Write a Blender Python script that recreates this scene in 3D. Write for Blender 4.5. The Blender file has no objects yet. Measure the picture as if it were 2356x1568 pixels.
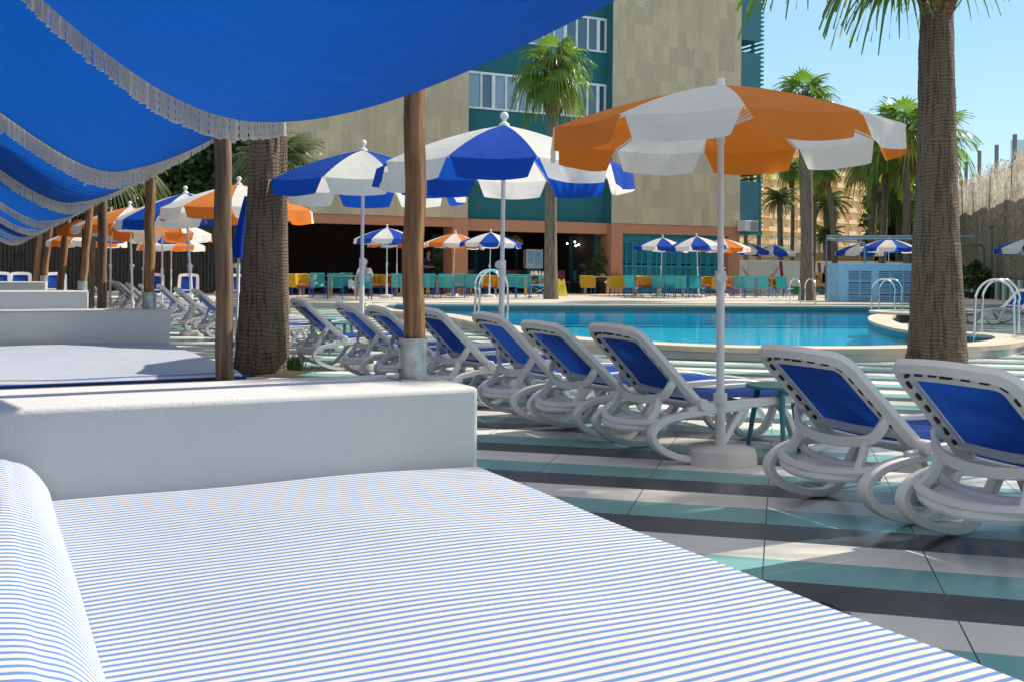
import bpy, math, random
from mathutils import Vector, Matrix, geometry
C = bpy.context.scene.collection
PI = math.pi
rad = math.radians
random.seed(7)

# ------------------------------------------------------------------ camera, sky, sun, exposure
F, CX, HY, CAMZ, ROLL = 2400.0, 1178.0, 620.0, 1.2, rad(0.5)      # focal, axis and horizon in photo units (2356 wide)
cam = bpy.data.cameras.new('camera')
cam.sensor_width = 36.0
cam.lens = 36.0*F/2356.0
cam.shift_y = -(784.0-HY)/2356.0
cam.clip_start, cam.clip_end = 0.05, 3000
camo = bpy.data.objects.new('camera', cam)
camo.location = (0, 0, CAMZ)
camo.rotation_euler = (Matrix.Rotation(rad(90), 4, 'X') @ Matrix.Rotation(ROLL, 4, 'Z')).to_euler()
C.objects.link(camo)
bpy.context.scene.camera = camo

SUN_AZ, SUN_EL = rad(62), rad(40.5)
w = bpy.data.worlds.new('World'); bpy.context.scene.world = w
w.use_nodes = True
nt = w.node_tree
sky = nt.nodes.new('ShaderNodeTexSky'); sky.sky_type = 'NISHITA'; sky.sun_disc = False
sky.sun_elevation = SUN_EL; sky.sun_rotation = SUN_AZ
sky.air_density = 1.0; sky.dust_density = 0.15; sky.ozone_density = 2.2; sky.altitude = 0
bg = nt.nodes['Background']; bg.inputs[1].default_value = 0.12
# a clear blue lower sky under a paler, hazier upper one, laid over the physical sky
tcw = nt.nodes.new('ShaderNodeTexCoord'); spw = nt.nodes.new('ShaderNodeSeparateXYZ'); nt.links.new(tcw.outputs['Generated'], spw.inputs[0])
rw = nt.nodes.new('ShaderNodeValToRGB'); nt.links.new(spw.outputs[2], rw.inputs[0])
for k_, (p_, c_) in enumerate(((0.0, (2.8, 3.9, 4.5)), (0.22, (1.6, 3.0, 4.3)), (0.50, (3.45, 3.5, 3.5)))):
    e_ = rw.color_ramp.elements[k_] if k_ < 2 else rw.color_ramp.elements.new(p_)
    e_.position = p_; e_.color = (*c_, 1)
mw = nt.nodes.new('ShaderNodeMix'); mw.data_type = 'RGBA'; mw.inputs[0].default_value = 0.85
nt.links.new(sky.outputs[0], mw.inputs[6]); nt.links.new(rw.outputs[0], mw.inputs[7]); nt.links.new(mw.outputs[2], bg.inputs[0])
sl = bpy.data.lights.new('sun', 'SUN'); sl.energy = 3.15; sl.angle = rad(0.5); sl.color = (1, 0.93, 0.81)
so = bpy.data.objects.new('sun', sl); C.objects.link(so)
sdir = Vector((math.sin(SUN_AZ)*math.cos(SUN_EL), math.cos(SUN_AZ)*math.cos(SUN_EL), math.sin(SUN_EL)))
so.rotation_euler = sdir.to_track_quat('Z', 'Y').to_euler()
so.location = sdir*60
vs = bpy.context.scene.view_settings
vs.view_transform = 'Standard'; vs.look = 'None'; vs.gamma = 1; vs.use_curve_mapping = False
vs.exposure = 0.95
bpy.context.scene.cycles.max_bounces = 8
bpy.context.scene.cycles.transparent_max_bounces = 16
bpy.context.scene.cycles.caustics_reflective = False
bpy.context.scene.cycles.caustics_refractive = False

# ------------------------------------------------------------------ measuring helpers (photo position -> place on the ground)
def ray(px, py):
    dx, dz = (px-CX)/F, (HY-py)/F
    c, s = math.cos(ROLL), math.sin(ROLL)
    return dx*c - dz*s, dx*s + dz*c
def at_z(px, py, z=0.0):
    x, u = ray(px, py); Y = (z-CAMZ)/u
    return Vector((x*Y, Y, z))
def at_y(px, py, Y):
    x, u = ray(px, py)
    return Vector((x*Y, Y, CAMZ+u*Y))
A = rad(27)                                   # the beds, the loungers and the hotel wing share this heading
D2 = Vector((math.cos(A), math.sin(A), 0)); D1 = Vector((-math.sin(A), math.cos(A), 0))
def RW(u, v, z=0.0): return Vector((D2.x*u+D1.x*v, D2.y*u+D1.y*v, z))
def toR(p): return p.x*D2.x+p.y*D2.y, p.x*D1.x+p.y*D1.y

# ------------------------------------------------------------------ materials
def new_mat(name):
    m = bpy.data.materials.new(name); m.use_nodes = True
    n = m.node_tree.nodes; b = n['Principled BSDF']
    return m, m.node_tree, b
def N(t, typ, **kw):
    n = t.nodes.new(typ)
    for k, v in kw.items():
        if k in n.inputs.keys() if isinstance(k, str) else False: n.inputs[k].default_value = v
        else: setattr(n, k, v)
    return n
def ramp(t, fac, stops, interp='LINEAR'):
    r = t.nodes.new('ShaderNodeValToRGB'); r.color_ramp.interpolation = interp
    e = r.color_ramp.elements
    while len(e) < len(stops): e.new(0.5)
    for i, (p, c) in enumerate(stops):
        e[i].position = p; e[i].color = (c[0], c[1], c[2], 1) if not isinstance(c, (int, float)) else (c, c, c, 1)
    t.links.new(fac, r.inputs[0]); return r.outputs[0]
def mixc(t, fac, a, b, mode='MIX'):
    m = t.nodes.new('ShaderNodeMix'); m.data_type = 'RGBA'; m.blend_type = mode
    for sock, val in ((m.inputs[0], fac), (m.inputs[6], a), (m.inputs[7], b)):
        if isinstance(val, bpy.types.NodeSocket): t.links.new(val, sock)
        elif isinstance(val, (int, float)): sock.default_value = val
        else: sock.default_value = (*val, 1)
    return m.outputs[2]
def math_(t, op, a, b=0.0, c=0.0):
    m = t.nodes.new('ShaderNodeMath'); m.operation = op
    for i, val in enumerate((a, b, c)):
        if isinstance(val, bpy.types.NodeSocket): t.links.new(val, m.inputs[i])
        else: m.inputs[i].default_value = val
    return m.outputs[0]
def coords(t, kind='Object', scale=(1, 1, 1), rot=(0, 0, 0)):
    tc = t.nodes.new('ShaderNodeTexCoord'); mp = t.nodes.new('ShaderNodeMapping')
    mp.inputs['Scale'].default_value = scale; mp.inputs['Rotation'].default_value = rot
    t.links.new(tc.outputs[kind], mp.inputs[0]); return mp.outputs[0]
def noise(t, vec, scale=5, detail=4, rough=0.55, dist=0.0):
    n = t.nodes.new('ShaderNodeTexNoise'); n.inputs['Scale'].default_value = scale
    n.inputs['Detail'].default_value = detail; n.inputs['Roughness'].default_value = rough
    n.inputs['Distortion'].default_value = dist
    t.links.new(vec, n.inputs['Vector']); return n.outputs[0]
def bump(t, h, strength=0.3, dist=0.01, base=None):
    b = t.nodes.new('ShaderNodeBump'); b.inputs['Strength'].default_value = strength; b.inputs['Distance'].default_value = dist
    t.links.new(h, b.inputs['Height'])
    if base is not None: t.links.new(base, b.inputs['Normal'])
    return b.outputs[0]
def plain(name, col, rough=0.6, var=0.12, vscale=3.0, metal=0.0, bs=0.0, bscale=60.0, coat=0.0, spec=0.5):
    m, t, b = new_mat(name)
    v = coords(t)
    n = noise(t, v, vscale, 5, 0.6)
    lo = tuple(c*(1-var) for c in col); hi = tuple(min(1, c*(1+var)) for c in col)
    t.links.new(ramp(t, n, [(0.3, lo), (0.7, hi)]), b.inputs['Base Color'])
    b.inputs['Roughness'].default_value = rough; b.inputs['Metallic'].default_value = metal
    b.inputs['Specular IOR Level'].default_value = spec; b.inputs['Coat Weight'].default_value = coat
    if bs: t.links.new(bump(t, noise(t, v, bscale, 3), bs, 0.004), b.inputs['Normal'])
    return m
def cloth(name, col, trans=0.45, tcol=None, rough=0.85, weave=500.0, wrinkle=0.0, var=0.06, stretch=(1, 1, 1)):
    m, t, b = new_mat(name); v = coords(t)
    n = noise(t, v, 6, 4)
    lo = tuple(c*(1-var) for c in col); hi = tuple(min(1, c*(1+var)) for c in col)
    t.links.new(ramp(t, n, [(0.3, lo), (0.7, hi)]), b.inputs['Base Color'])
    b.inputs['Roughness'].default_value = rough; b.inputs['Specular IOR Level'].default_value = 0.15
    hgt = noise(t, v, weave, 2)
    nb = bump(t, hgt, 0.12, 0.001)
    if wrinkle: nb = bump(t, noise(t, coords(t, 'Object', stretch), 5, 3, 0.5, 1.2), wrinkle, 0.05, nb)
    t.links.new(nb, b.inputs['Normal'])
    if trans:
        tr = t.nodes.new('ShaderNodeBsdfTranslucent'); tr.inputs[0].default_value = (*(tcol or col), 1)
        t.links.new(nb, tr.inputs['Normal'])
        mx = t.nodes.new('ShaderNodeMixShader'); mx.inputs[0].default_value = trans
        t.links.new(b.outputs[0], mx.inputs[1]); t.links.new(tr.outputs[0], mx.inputs[2])
        t.links.new(mx.outputs[0], t.nodes['Material Output'].inputs[0])
    return m
def leafmat(name, a, b_, trans=0.35, tcol=(0.16, 0.3, 0.02), rough=0.38):
    m, t, b = new_mat(name); v = coords(t)
    n = noise(t, v, 2.2, 4)
    t.links.new(ramp(t, n, [(0.35, a), (0.65, b_)]), b.inputs['Base Color'])
    b.inputs['Roughness'].default_value = rough
    tr = t.nodes.new('ShaderNodeBsdfTranslucent'); tr.inputs[0].default_value = (*tcol, 1)
    mx = t.nodes.new('ShaderNodeMixShader'); mx.inputs[0].default_value = trans
    t.links.new(b.outputs[0], mx.inputs[1]); t.links.new(tr.outputs[0], mx.inputs[2])
    t.links.new(mx.outputs[0], t.nodes['Material Output'].inputs[0])
    return m
def glowing(name, col, s):
    m, t, b = new_mat(name); b.inputs['Base Color'].default_value = (*col, 1)
    b.inputs['Emission Color'].default_value = (*col, 1); b.inputs['Emission Strength'].default_value = s
    return m
def striped_fabric():
    m, t, b = new_mat('striped_fabric'); v = coords(t)
    sp = t.nodes.new('ShaderNodeSeparateXYZ'); t.links.new(v, sp.inputs[0])
    wob = noise(t, v, 1.3, 2)
    yy = math_(t, 'ADD', sp.outputs[1], math_(t, 'MULTIPLY', math_(t, 'SUBTRACT', wob, 0.5), 0.014))
    fr = math_(t, 'FRACT', math_(t, 'DIVIDE', yy, 0.0334))
    edge = math_(t, 'ADD', fr, math_(t, 'MULTIPLY', math_(t, 'SUBTRACT', noise(t, v, 420, 2), 0.5), 0.10))
    mask = ramp(t, edge, [(0.0, 0), (0.05, 1), (0.41, 1), (0.47, 0)])
    sl_ = noise(t, v, 700, 2)
    blue = mixc(t, math_(t, 'MULTIPLY', sl_, 0.45), (0.10, 0.215, 0.46), (0.26, 0.39, 0.64))
    t.links.new(mixc(t, mask, (0.63, 0.598, 0.535), blue), b.inputs['Base Color'])
    b.inputs['Roughness'].default_value = 0.9; b.inputs['Specular IOR Level'].default_value = 0.1
    sd = math_(t, 'ABSOLUTE', math_(t, 'SUBTRACT', math_(t, 'ADD', sp.outputs[1], math_(t, 'MULTIPLY', sp.outputs[0], 0.012)), 0.28))
    seam = ramp(t, sd, [(0.0, 0.0), (0.006, 1.0)])
    nb = bump(t, seam, 0.8, 0.004, bump(t, sl_, 0.15, 0.001))
    nb = bump(t, noise(t, v, 3.5, 3, 0.5, 0.8), 0.25, 0.03, nb)
    t.links.new(nb, b.inputs['Normal'])
    return m
def deck_mat():
    m, t, b = new_mat('striped_paving')
    g = t.nodes.new('ShaderNodeNewGeometry')
    mp = t.nodes.new('ShaderNodeMapping'); mp.vector_type = 'POINT'
    mp.inputs['Rotation'].default_value = (0, 0, rad(14.5))
    t.links.new(g.outputs['Position'], mp.inputs[0])
    sp = t.nodes.new('ShaderNodeSeparateXYZ'); t.links.new(mp.outputs[0], sp.inputs[0])
    q = math_(t, 'DIVIDE', math_(t, 'SUBTRACT', sp.outputs[1], 4.812), 0.93)
    fr = math_(t, 'FRACT', q)
    col = ramp(t, fr, [(0.0, (0.045, 0.050, 0.058)), (0.3333, (0.17, 0.40, 0.385)), (0.6667, (0.76, 0.725, 0.655))], 'CONSTANT')
    v = g.outputs['Position']
    dirt = noise(t, v, 2.4, 6, 0.65)
    col = mixc(t, ramp(t, dirt, [(0.35, 0.12), (0.7, 0.0)]), col, (0.22, 0.20, 0.18))
    tile = math_(t, 'FLOOR', math_(t, 'DIVIDE', sp.outputs[0], 0.665))
    wn = t.nodes.new('ShaderNodeTexWhiteNoise'); wn.noise_dimensions = '2D'
    cb = t.nodes.new('ShaderNodeCombineXYZ'); t.links.new(tile, cb.inputs[0]); t.links.new(math_(t, 'FLOOR', math_(t, 'MULTIPLY', q, 1.5)), cb.inputs[1])
    t.links.new(cb.outputs[0], wn.inputs[0])
    hs = t.nodes.new('ShaderNodeHueSaturation'); t.links.new(col, hs.inputs['Color'])
    t.links.new(math_(t, 'MULTIPLY_ADD', wn.outputs[0], 0.16, 0.92), hs.inputs['Value'])
    gx = math_(t, 'FRACT', math_(t, 'ADD', math_(t, 'DIVIDE', sp.outputs[0], 0.665), 0.10))
    gm = math_(t, 'LESS_THAN', gx, 0.009)
    gy = math_(t, 'LESS_THAN', math_(t, 'FRACT', math_(t, 'MULTIPLY', q, 1.5)), 0.010)
    gm = math_(t, 'MAXIMUM', gm, math_(t, 'MULTIPLY', gy, 0.5))
    spots = ramp(t, noise(t, v, 26, 2, 0.5), [(0.73, 0), (0.76, 1)])
    c2 = mixc(t, gm, hs.outputs[0], (0.06, 0.055, 0.05))
    t.links.new(mixc(t, math_(t, 'MULTIPLY', spots, 0.5), c2, (0.05, 0.045, 0.04)), b.inputs['Base Color'])
    wet = ramp(t, noise(t, v, 0.75, 3, 0.55), [(0.45, 0.42), (0.62, 0.16)])
    t.links.new(wet, b.inputs['Roughness']); b.inputs['Specular IOR Level'].default_value = 0.5
    hgt = math_(t, 'SUBTRACT', math_(t, 'MULTIPLY', noise(t, v, 14, 4), 0.25), gm)
    t.links.new(bump(t, hgt, 0.12, 0.004), b.inputs['Normal'])
    return m
def stone_mat(w_=0.46, h_=0.80, a=(0.62, 0.495, 0.32), b_=(0.47, 0.385, 0.26), name='stone_cladding'):
    m, t, b = new_mat(name)
    tc = t.nodes.new('ShaderNodeTexCoord'); sp = t.nodes.new('ShaderNodeSeparateXYZ'); t.links.new(tc.outputs['Object'], sp.inputs[0])
    cb = t.nodes.new('ShaderNodeCombineXYZ'); t.links.new(sp.outputs[0], cb.inputs[0]); t.links.new(sp.outputs[2], cb.inputs[1])
    br = t.nodes.new('ShaderNodeTexBrick'); br.offset = 0.0; br.squash = 1.0
    br.inputs['Color1'].default_value = (*a, 1); br.inputs['Color2'].default_value = (*b_, 1)
    br.inputs['Mortar'].default_value = (0.50, 0.46, 0.38, 1)
    br.inputs['Scale'].default_value = 1.0; br.inputs['Mortar Size'].default_value = 0.013; br.inputs['Mortar Smooth'].default_value = 0.5
    br.inputs['Brick Width'].default_value = w_; br.inputs['Row Height'].default_value = h_; br.inputs['Bias'].default_value = -0.1
    t.links.new(cb.outputs[0], br.inputs['Vector'])
    v = tc.outputs['Object']
    mp = t.nodes.new('ShaderNodeMapping'); mp.inputs['Scale'].default_value = (2.2, 1, 0.35); t.links.new(v, mp.inputs[0])
    streak = noise(t, mp.outputs[0], 1.4, 6, 0.65)
    c = mixc(t, ramp(t, streak, [(0.45, 0.0), (0.75, 0.32)]), br.outputs[0], (0.24, 0.20, 0.14))
    blot = noise(t, v, 0.45, 5, 0.6)
    c = mixc(t, ramp(t, blot, [(0.5, 0.0), (0.72, 0.5)]), c, (0.42, 0.34, 0.24))
    c = mixc(t, ramp(t, noise(t, v, 9, 3), [(0.3, 0.2), (0.6, 0.0)]), c, (0.24, 0.23, 0.2))
    t.links.new(c, b.inputs['Base Color']); b.inputs['Roughness'].default_value = 0.85
    t.links.new(bump(t, noise(t, v, 30, 3), 0.2, 0.005), b.inputs['Normal'])
    return m
def bark_mat(name='palm_bark', a=(0.20, 0.145, 0.10), d=(0.035, 0.026, 0.02), rings=24.0):
    m, t, b = new_mat(name); v = coords(t)
    sp = t.nodes.new('ShaderNodeSeparateXYZ'); t.links.new(v, sp.inputs[0])
    wob = noise(t, v, 2.5, 3)
    zz = math_(t, 'ADD', math_(t, 'MULTIPLY', sp.outputs[2], rings), math_(t, 'MULTIPLY', wob, 5.0))
    ring = math_(t, 'ABSOLUTE', math_(t, 'SUBTRACT', math_(t, 'FRACT', zz), 0.5))
    rmask = ramp(t, ring, [(0.05, 0.0), (0.20, 1.0)])
    mp = t.nodes.new('ShaderNodeMapping'); mp.inputs['Scale'].default_value = (1, 1, 0.07); t.links.new(v, mp.inputs[0])
    crack = ramp(t, noise(t, mp.outputs[0], 30, 3, 0.6), [(0.36, 0.0), (0.56, 1.0)])
    fine = noise(t, v, 70, 4, 0.7)
    h = math_(t, 'ADD', math_(t, 'MULTIPLY', rmask, 0.45), math_(t, 'ADD', math_(t, 'MULTIPLY', crack, 0.6), math_(t, 'MULTIPLY', fine, 0.5)))
    mid = tuple(p*0.45+q*0.55 for p, q in zip(a, d))
    c = ramp(t, h, [(0.35, d), (0.85, mid), (1.25, a)])
    c = mixc(t, ramp(t, noise(t, v, 0.9, 3), [(0.4, 0.0), (0.7, 0.45)]), c, (0.16, 0.09, 0.05))
    t.links.new(c, b.inputs['Base Color']); b.inputs['Roughness'].default_value = 0.9
    t.links.new(bump(t, h, 0.9, 0.03), b.inputs['Normal'])
    return m
def wood_mat(name, a, d, sc=1.0):
    m, t, b = new_mat(name)
    v = coords(t, 'Object', (9*sc, 9*sc, 0.55*sc))
    n = noise(t, v, 3.0, 6, 0.65, 0.6)
    v2 = coords(t, 'Object', (30, 30, 0.4))
    crack = ramp(t, noise(t, v2, 1.2, 4, 0.6), [(0.60, 0), (0.66, 1)])
    knots = noise(t, coords(t, 'Object', (6, 6, 2)), 1.2, 3)
    c = ramp(t, n, [(0.36, d), (0.5, tuple((p+q)/2 for p, q in zip(a, d))), (0.63, a)])
    c = mixc(t, ramp(t, knots, [(0.56, 0), (0.7, 0.5)]), c, tuple(x*0.4 for x in d))
    c = mixc(t, math_(t, 'MULTIPLY', crack, 0.75), c, tuple(x*0.3 for x in d))
    t.links.new(c, b.inputs['Base Color']); b.inputs['Roughness'].default_value = 0.7
    t.links.new(bump(t, math_(t, 'SUBTRACT', n, crack), 0.5, 0.01), b.inputs['Normal'])
    return m
def plaster_mat(name, col, bs=0.25, stain=0.25, scale=55):
    m, t, b = new_mat(name); v = coords(t)
    n = noise(t, v, 1.6, 6, 0.62)
    c = mixc(t, ramp(t, n, [(0.42, 0.0), (0.78, stain)]), col, tuple(x*0.62 for x in col))
    spots = ramp(t, noise(t, v, 48, 2, 0.5), [(0.74, 0), (0.765, 1)])
    c = mixc(t, math_(t, 'MULTIPLY', spots, 0.35), c, (0.2, 0.18, 0.16))
    t.links.new(c, b.inputs['Base Color']); b.inputs['Roughness'].default_value = 0.85; b.inputs['Specular IOR Level'].default_value = 0.25
    h = math_(t, 'ADD', noise(t, v, scale, 4, 0.6), math_(t, 'MULTIPLY', noise(t, v, 5, 3), 1.5))
    t.links.new(bump(t, h, bs, 0.012), b.inputs['Normal'])
    return m
def water_mat():
    m, t, b = new_mat('pool_water'); t.nodes.remove(b)
    v = coords(t, 'Object', (0.55, 1, 1))
    h = math_(t, 'ADD', noise(t, v, 3.2, 3, 0.5, 0.4), math_(t, 'MULTIPLY', noise(t, v, 0.8, 2), 1.2))
    nb = bump(t, h, 0.09, 0.05)
    gl = t.nodes.new('ShaderNodeBsdfGlossy'); gl.inputs['Roughness'].default_value = 0.02; t.links.new(nb, gl.inputs['Normal'])
    tr = t.nodes.new('ShaderNodeBsdfTransparent'); tr.inputs[0].default_value = (0.58, 0.93, 1.0, 1)
    fr = t.nodes.new('ShaderNodeFresnel'); fr.inputs[0].default_value = 1.33; t.links.new(nb, fr.inputs['Normal'])
    fm = math_(t, 'MULTIPLY', fr.outputs[0], 0.52)
    mx = t.nodes.new('ShaderNodeMixShader'); t.links.new(fm, mx.inputs[0])
    t.links.new(tr.outputs[0], mx.inputs[1]); t.links.new(gl.outputs[0], mx.inputs[2])
    t.links.new(mx.outputs[0], t.nodes['Material Output'].inputs[0])
    return m
def pool_tile_mat():
    m, t, b = new_mat('pool_mosaic'); v = coords(t)
    ck = t.nodes.new('ShaderNodeTexVoronoi'); ck.inputs['Scale'].default_value = 9; t.links.new(v, ck.inputs[0])
    c = mixc(t, 0.25, (0.05, 0.70, 0.93), ramp(t, ck.outputs[0], [(0.0, (0.03, 0.58, 0.88)), (1.0, (0.16, 0.86, 0.97))]))
    t.links.new(c, b.inputs['Base Color']); b.inputs['Roughness'].default_value = 0.4
    return m
def tile_band_mat():
    m, t, b = new_mat('waterline_mosaic'); v = coords(t, 'Object', (1, 1, 1))
    br = t.nodes.new('ShaderNodeTexBrick'); br.offset = 0; br.inputs['Scale'].default_value = 1
    br.inputs['Brick Width'].default_value = 0.06; br.inputs['Row Height'].default_value = 0.06; br.inputs['Mortar Size'].default_value = 0.006
    br.inputs['Color1'].default_value = (0.03, 0.10, 0.14, 1); br.inputs['Color2'].default_value = (0.05, 0.17, 0.22, 1); br.inputs['Mortar'].default_value = (0.12, 0.2, 0.22, 1)
    sp = t.nodes.new('ShaderNodeSeparateXYZ'); t.links.new(v, sp.inputs[0]); cb = t.nodes.new('ShaderNodeCombineXYZ')
    t.links.new(math_(t, 'ADD', sp.outputs[0], sp.outputs[1]), cb.inputs[0]); t.links.new(sp.outputs[2], cb.inputs[1]); t.links.new(cb.outputs[0], br.inputs[0])
    t.links.new(br.outputs[0], b.inputs['Base Color']); b.inputs['Roughness'].default_value = 0.25
    return m
def net_mat():
    m, t, b = new_mat('fence_netting'); t.nodes.remove(b); v = coords(t, 'Object', (1, 1, 1))
    n = noise(t, v, 5.5, 4, 0.7); n2 = noise(t, coords(t, 'Object', (2, 2, 0.35)), 1.2, 4, 0.6)
    sp = t.nodes.new('ShaderNodeSeparateXYZ'); t.links.new(v, sp.inputs[0])
    c = ramp(t, n, [(0.35, (0.28, 0.24, 0.19)), (0.5, (0.50, 0.44, 0.35)), (0.65, (0.72, 0.64, 0.52))])
    c = mixc(t, ramp(t, n2, [(0.45, 0), (0.7, 0.5)]), c, (0.16, 0.14, 0.11))
    df = t.nodes.new('ShaderNodeBsdfDiffuse'); t.links.new(c, df.inputs[0])
    tl = t.nodes.new('ShaderNodeBsdfTranslucent'); t.links.new(c, tl.inputs[0])
    m1 = t.nodes.new('ShaderNodeMixShader'); m1.inputs[0].default_value = 0.5
    t.links.new(df.outputs[0], m1.inputs[1]); t.links.new(tl.outputs[0], m1.inputs[2])
    tp = t.nodes.new('ShaderNodeBsdfTransparent')
    m2 = t.nodes.new('ShaderNodeMixShader')
    # the net thins out towards its torn top edge
    thr = ramp(t, math_(t, 'DIVIDE', sp.outputs[2], 6.2), [(0.82, 0.30), (0.97, 0.60)])
    t.links.new(math_(t, 'LESS_THAN', noise(t, v, 7.5, 3, 0.6), thr), m2.inputs[0])
    t.links.new(m1.outputs[0], m2.inputs[1]); t.links.new(tp.outputs[0], m2.inputs[2])
    t.links.new(m2.outputs[0], t.nodes['Material Output'].inputs[0])
    return m
def glass_pane(name, col, rough=0.03):
    m, t, b = new_mat(name); b.inputs['Base Color'].default_value = (*col, 1)
    b.inputs['Roughness'].default_value = rough; b.inputs['Specular IOR Level'].default_value = 0.9; b.inputs['Coat Weight'].default_value = 0.5
    v = coords(t); t.links.new(bump(t, noise(t, v, 0.7, 2), 0.05, 0.05), b.inputs['Normal'])
    return m

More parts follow.
